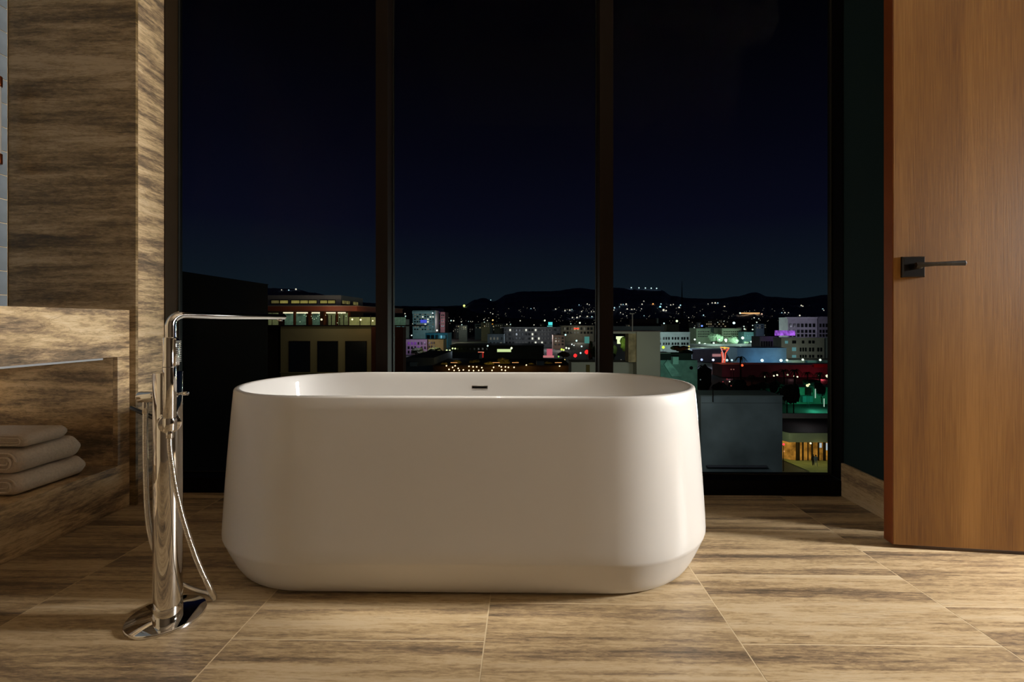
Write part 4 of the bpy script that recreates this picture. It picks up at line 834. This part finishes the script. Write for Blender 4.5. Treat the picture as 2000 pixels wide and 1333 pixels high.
plight(1605, 738, 188, (1, .10, .14), 420); plight(1545, 732, 189, (1, .45, .5), 60); plight(1425, 735, 189, (.8, .3, .4), 90)
for i, (px, py, r) in enumerate(((1494.5, 736.5, 2.0), (1511.5, 734.5, 1.6), (1518, 733, 1.8), (1538, 732.5, 1.9), (1551, 735, 1.5), (1557.5, 736.5, 1.6), (1599, 732.5, 1.8), (1615.5, 735, 3.0), (1425, 745.8, 1.2))):
    bulb(px, py, 160, r, (1, .95, .62), 1.5, 'warm globe street light among the dark palms', 'light', 'warm street lights among the palms', 'street_light')
names = ['first', 'second', 'third', 'fourth', 'fifth', 'sixth', 'seventh', 'eighth']
for i, (px, py, Y, r) in enumerate(((1495, 729, 152, 14), (1514, 727, 150, 13), (1531, 724, 155, 14), (1552, 724, 149, 16), (1577, 729, 151, 13), (1601, 730, 140, 15), (1372, 716, 150, 13), (1468, 735, 150, 12))):
    palm(px, py, Y, r, 'dark palm with drooping fronds, %s in the palm row by the warm street lights' % names[i], 20+i)
for i, (px, pb, pt_, Y, wd_) in enumerate(((1378, 775, 712, 128, 36), (1402, 780, 745, 130, 40), (1440, 782, 742, 126, 44), (1478, 780, 744, 124, 46), (1512, 778, 744, 128, 40), (1537, 792, 748, 112, 22), (1550, 792, 750, 113, 20), (1586, 760, 742, 135, 26), (1604, 775, 744, 121, 22))):
    tree(px, pb, pt_, Y-(8 if Y > 128 else 0), wd_, 'bushy black tree, %s from the left in the dark tree belt' % (names+['ninth'])[i], 70+i, m=plain('black_foliage', (.012, .014, .012), .9, var=.4, scale=.6))
# faint red/white bits between the trees
for i, (px, py, c) in enumerate(((1428, 722, (.6, .2, .15)), (1433, 722, (.6, .22, .16)), (1420, 741, (.6, .08, .08)), (1412, 746, (.5, .06, .07)), (1428, 754, (.5, .1, .08)), (1368, 742, (.25, .3, .28)))):
    bulb(px, py, 121, 1.3, c, .5, 'dim reddish lamp glimmering through the dark tree belt', 'light', 'dim lamps in the dark tree belt', 'dim_lamp')
# green lit street corner
M_gw = plain('green_lit_render', (.16, .34, .24), .85, var=.3, scale=.4)  # green street light is put into the wall colour
t = bld('green_lit_wall', 'green lit street wall with a dark doorway, far right', 1535, 1650, 757, 131, 6, M_gw, cornice=False); pbox('doorway', 1573, 1584, 758, 772, 130.7, .25, cmat((.05, .012, .01)), t); pbox('steps', 1568, 1588, 774, 786, 129.6, 1, cmat((.10, .30, .30)), t)
plight(1556, 764, 126, (.1, 1, .45), 130); plight(1590, 786, 122, (.08, 1, .55), 620, 1); plight(1612, 780, 122, (.15, 1, .6), 260)
bulb(1577, 753.5, 124, 2.8, (1, .92, .45), 1.4, 'warm lamp above the dark doorway in the green light'); bulb(1580.5, 751, 124, 1.8, (1, .92, .5), 1.2, 'smaller lamp just right of the warm doorway lamp')
for px, a, b, Y in ((1592.5, 760, 778, 118), (1609.5, 779, 795, 113)):
    bm = bmesh.new(); c0 = W(px, b, Y); c1 = W(px, a, Y); add_tube(bm, [(0, 0, 0), (0, 0, c1.z-c0.z)], .10, 6); o = link('light_pole', bm, emit('pale_pole_light', (.75, 1, .8), .55), None, False, c0); tag(o, ('taller' if px < 1600 else 'shorter')+' pale glowing pole in the green lit street', 'pole')
# corner shop with flat roof
YS_ = 75; zS = lambda py, Y: W(1570, py, Y).z
sh = empty('corner_shop', (W(1580, 880, YS_).x, YS_, GZ)); tag(sh, 'flat roofed corner shop with a lit timber front, lower right', 'shop')
xa_, xb_ = W(1541.5, 860, YS_).x, W(1790, 860, YS_).x; xc_ = W(1529, 850, YS_+5).x
ze0, ze1 = W(1570, 864.5, YS_).z, W(1570, 846.5, YS_).z; L0 = sh.location
bm = bmesh.new(); poly_prism(bm, [Vector(v)-L0 for v in ((xa_, YS_, ze0), (xb_, YS_, ze0), (xb_, YS_+12, ze0), (xa_-1.0, YS_+12, ze0), (xa_-1.0, YS_+2.2, ze0))], (0, 0, ze1-ze0)); link('fascia', bm, plain('cream_fascia', (.40, .42, .28), .8, var=.05, scale=.5), sh)
bm = bmesh.new(); poly_prism(bm, [Vector(v)-L0 for v in ((xa_+.1, YS_+.1, ze1), (xb_, YS_+.1, ze1), (xb_, YS_+11.4, ze1), (xa_-.9, YS_+11.4, ze1), (xa_-.9, YS_+2.2, ze1))], (0, 0, .05)); link('flat_roof', bm, cmat((.014, .012, .012)), sh)
zp0, zp1 = W(1570, 818, YS_+12).z, W(1570, 808.5, YS_+12).z
bm = bmesh.new(); poly_prism(bm, [Vector(v)-L0 for v in ((xa_-1.5, YS_+12, ze0), (xb_, YS_+12, ze0), (xb_, YS_+12.4, ze0), (xa_-3, YS_+12.4, ze0))], (0, 0, zp1-ze0)); link('rear_parapet', bm, cmat((.13, .12, .115)), sh)
YF = YS_+2.2; GF = litglass('amber_shopfront', (.85, .36, .05), .62, .8)
bm = bmesh.new(); fr_ = [Vector(v)-L0 for v in ((xa_-.6, YF+4, GZ), (xa_-.1, YF+1.8, GZ), (xa_+1.6, YF, GZ), (xb_, YF, GZ), (xb_, YF+6, GZ), (xa_-.6, YF+6, GZ))]
poly_prism(bm, fr_, (0, 0, ze0-GZ)); link('shopfront', bm, GF, sh)
for i, px in enumerate((1536, 1540, 1543.5, 1548, 1556, 1560, 1567, 1577, 1585, 1597.5, 1609)):
    wpx = 4.5 if i in (4, 10) else (2.2 if i in (6, 8, 9) else 1.1); Yp = YF-.12 if px > 1552 else YF+1.9-(px-1536)*.1
    a = W(px-wpx/2, 880, Yp).x; b = W(px+wpx/2, 880, Yp).x; box('mullion', (a, Yp-.25, GZ), (b, Yp-.05, ze0), cmat((.035, .022, .012)), sh)
for a, b, c, d in ((1599, 1605, 866, 875), (1613, 1618, 866, 880)): pbox('white_poster', a, b, c, d, YF-.3, .06, emit('poster_white', (.7, .8, .85), .6), sh)
bulb(1583.3, 866.5, YF-1, 1.8, (1, .85, .5), 2.0, None, name='eave_lamp', parent=sh); bulb(1531, 882, YF-.6, 1.3, (1, .4, .2), 1.2, None, name='low_lamp', parent=sh)
plight(1560, 880, YF-2.2, (1, .86, .3), 55, .2); plight(1600, 880, YF-2.4, (1, .9, .35), 60, .2); plight(1533, 856, YS_-2, (.95, 1, .55), 40); plight(1600, 856, YS_-7, (.9, 1, .75), 190)
bulb(1530.5, 868.5, 71, 2.3, (1, .04, .06), 2.0, 'red traffic signal at the left edge of the corner shop')
bm = bmesh.new(); poly_prism(bm, [FL(a, b, GZ) for a, b in ((1522, 886), (1522, 897), (1529, 900), (1556, 911.5), (1581, 922), (1583, 929), (1700, 929), (1700, 886))], (0, 0, .1))
o = tag(link('sidewalk', bm, plain('yellow_lit_paving', (.26, .27, .11), .85, var=.15, scale=1)), kind='structure')  # yellow light on the pavement is put into its colour
plight(1575, 800, 80, (1, .9, .9), 260, .5)
def walker(px, py, Y, col, label, flip=1):
    b = W(px, py, Y); root = empty('person', (b.x, Y, GZ+.12)); tag(root, label, 'person'); h = 1.72
    me = bpy.data.meshes.new('figure'); V = [(0, 0, .93), (0, 0, 1.15), (0, 0, 1.42), (0, 0, 1.53), (0, 0, 1.66), (.10, 0, .90), (.12, .06*flip, .50), (.12, .12*flip, .06), (-.10, 0, .90), (-.11, -.08*flip, .50), (-.11, -.10*flip, .06), (.20, 0, 1.40), (.26, .04, 1.12), (.25, -.06*flip, .86), (-.20, 0, 1.40), (-.26, .02, 1.12), (-.24, .09*flip, .88), (.12, 0.01, .03), (-.11, -.22, .03)]
    E_ = [(0, 1), (1, 2), (2, 3), (3, 4), (0, 5), (5, 6), (6, 7), (0, 8), (8, 9), (9, 10), (2, 11), (11, 12), (12, 13), (2, 14), (14, 15), (15, 16), (10, 18)]
    V = V[:17]+[(.12, .12*flip-.14, .04), (-.11, -.10*flip-.14, .04)]; E_ = E_[:16]+[(7, 17), (10, 18)]
    me.from_pydata(V, E_, []); o = bpy.data.objects.new('body', me); C.objects.link(o); o.parent = root
    md = o.modifiers.new('skin', 'SKIN'); rs_ = [.15, .14, .15, .06, .10, .10, .075, .05, .10, .075, .05, .07, .05, .04, .07, .05, .04, .04, .04]
    for i, v in enumerate(me.skin_vertices[0].data): v.radius = (rs_[i], rs_[i]); v.use_root = (i == 0)
    sb = o.modifiers.new('sub', 'SUBSURF'); sb.levels = 1; sb.render_levels = 1; me.materials.append(cmat(col))
    bm = bmesh.new(); bmesh.ops.create_icosphere(bm, subdivisions=2, radius=.115); bmesh.ops.translate(bm, verts=bm.verts, vec=(0, .02, 1.67)); link('hair', bm, cmat((.015, .01, .008)), root)
walker(1588, 897, 74.3, (.03, .03, .035), 'person in dark clothes standing before the shopfront, left one of two'); walker(1593.5, 897, 73.9, (.25, .25, .27), 'person in light grey clothes before the shopfront, right one of two', -1)
# grey blue wall in front
YW_ = 58; gw = bld('grey_blue_blank_building', 'large blank grey blue building wall with faint reflection patches, right pane beside the tub', 1369, 1528, 774.5, YW_, 4, plain('grey_blue_reflections', (.17, .20, .22), .85, var=.35, scale=.22), cornice=False)  # noise patches stand in for room reflections in the window glass
pbox('coping', 1368, 1530, 772.8, 775, YW_-.15, 4.4, cmat((.16, .18, .18)), gw); pbox('wall_groove', 1370, 1528, 787.2, 787.8, YW_-.04, .05, cmat((.09, .10, .10)), gw); pbox('cable_drop', 1392, 1393.6, 762, 786, YW_-.3, .08, M_dk, gw); pbox('base_ledge', 1382, 1500, 911.5, 913.5, YW_-.6, .5, cmat((.10, .10, .13)), gw)
plight(1450, 790, YW_-16, (.85, .97, .95), 1500, 1.5)
plight(1262, 690, YN-14, (1, .98, .78), 900, 1.0); plight(1235, 690, YN-6, (1, .85, .4), 60, .3); plight(1180, 720, 50, (1, .95, .8), 120, .5); plight(1240, 632, 84, (.9, .8, 1), 60, .5)
plight(890, 690, 150, (.8, .9, 1), 120); plight(820, 704, 108, (.6, .8, 1), 100)
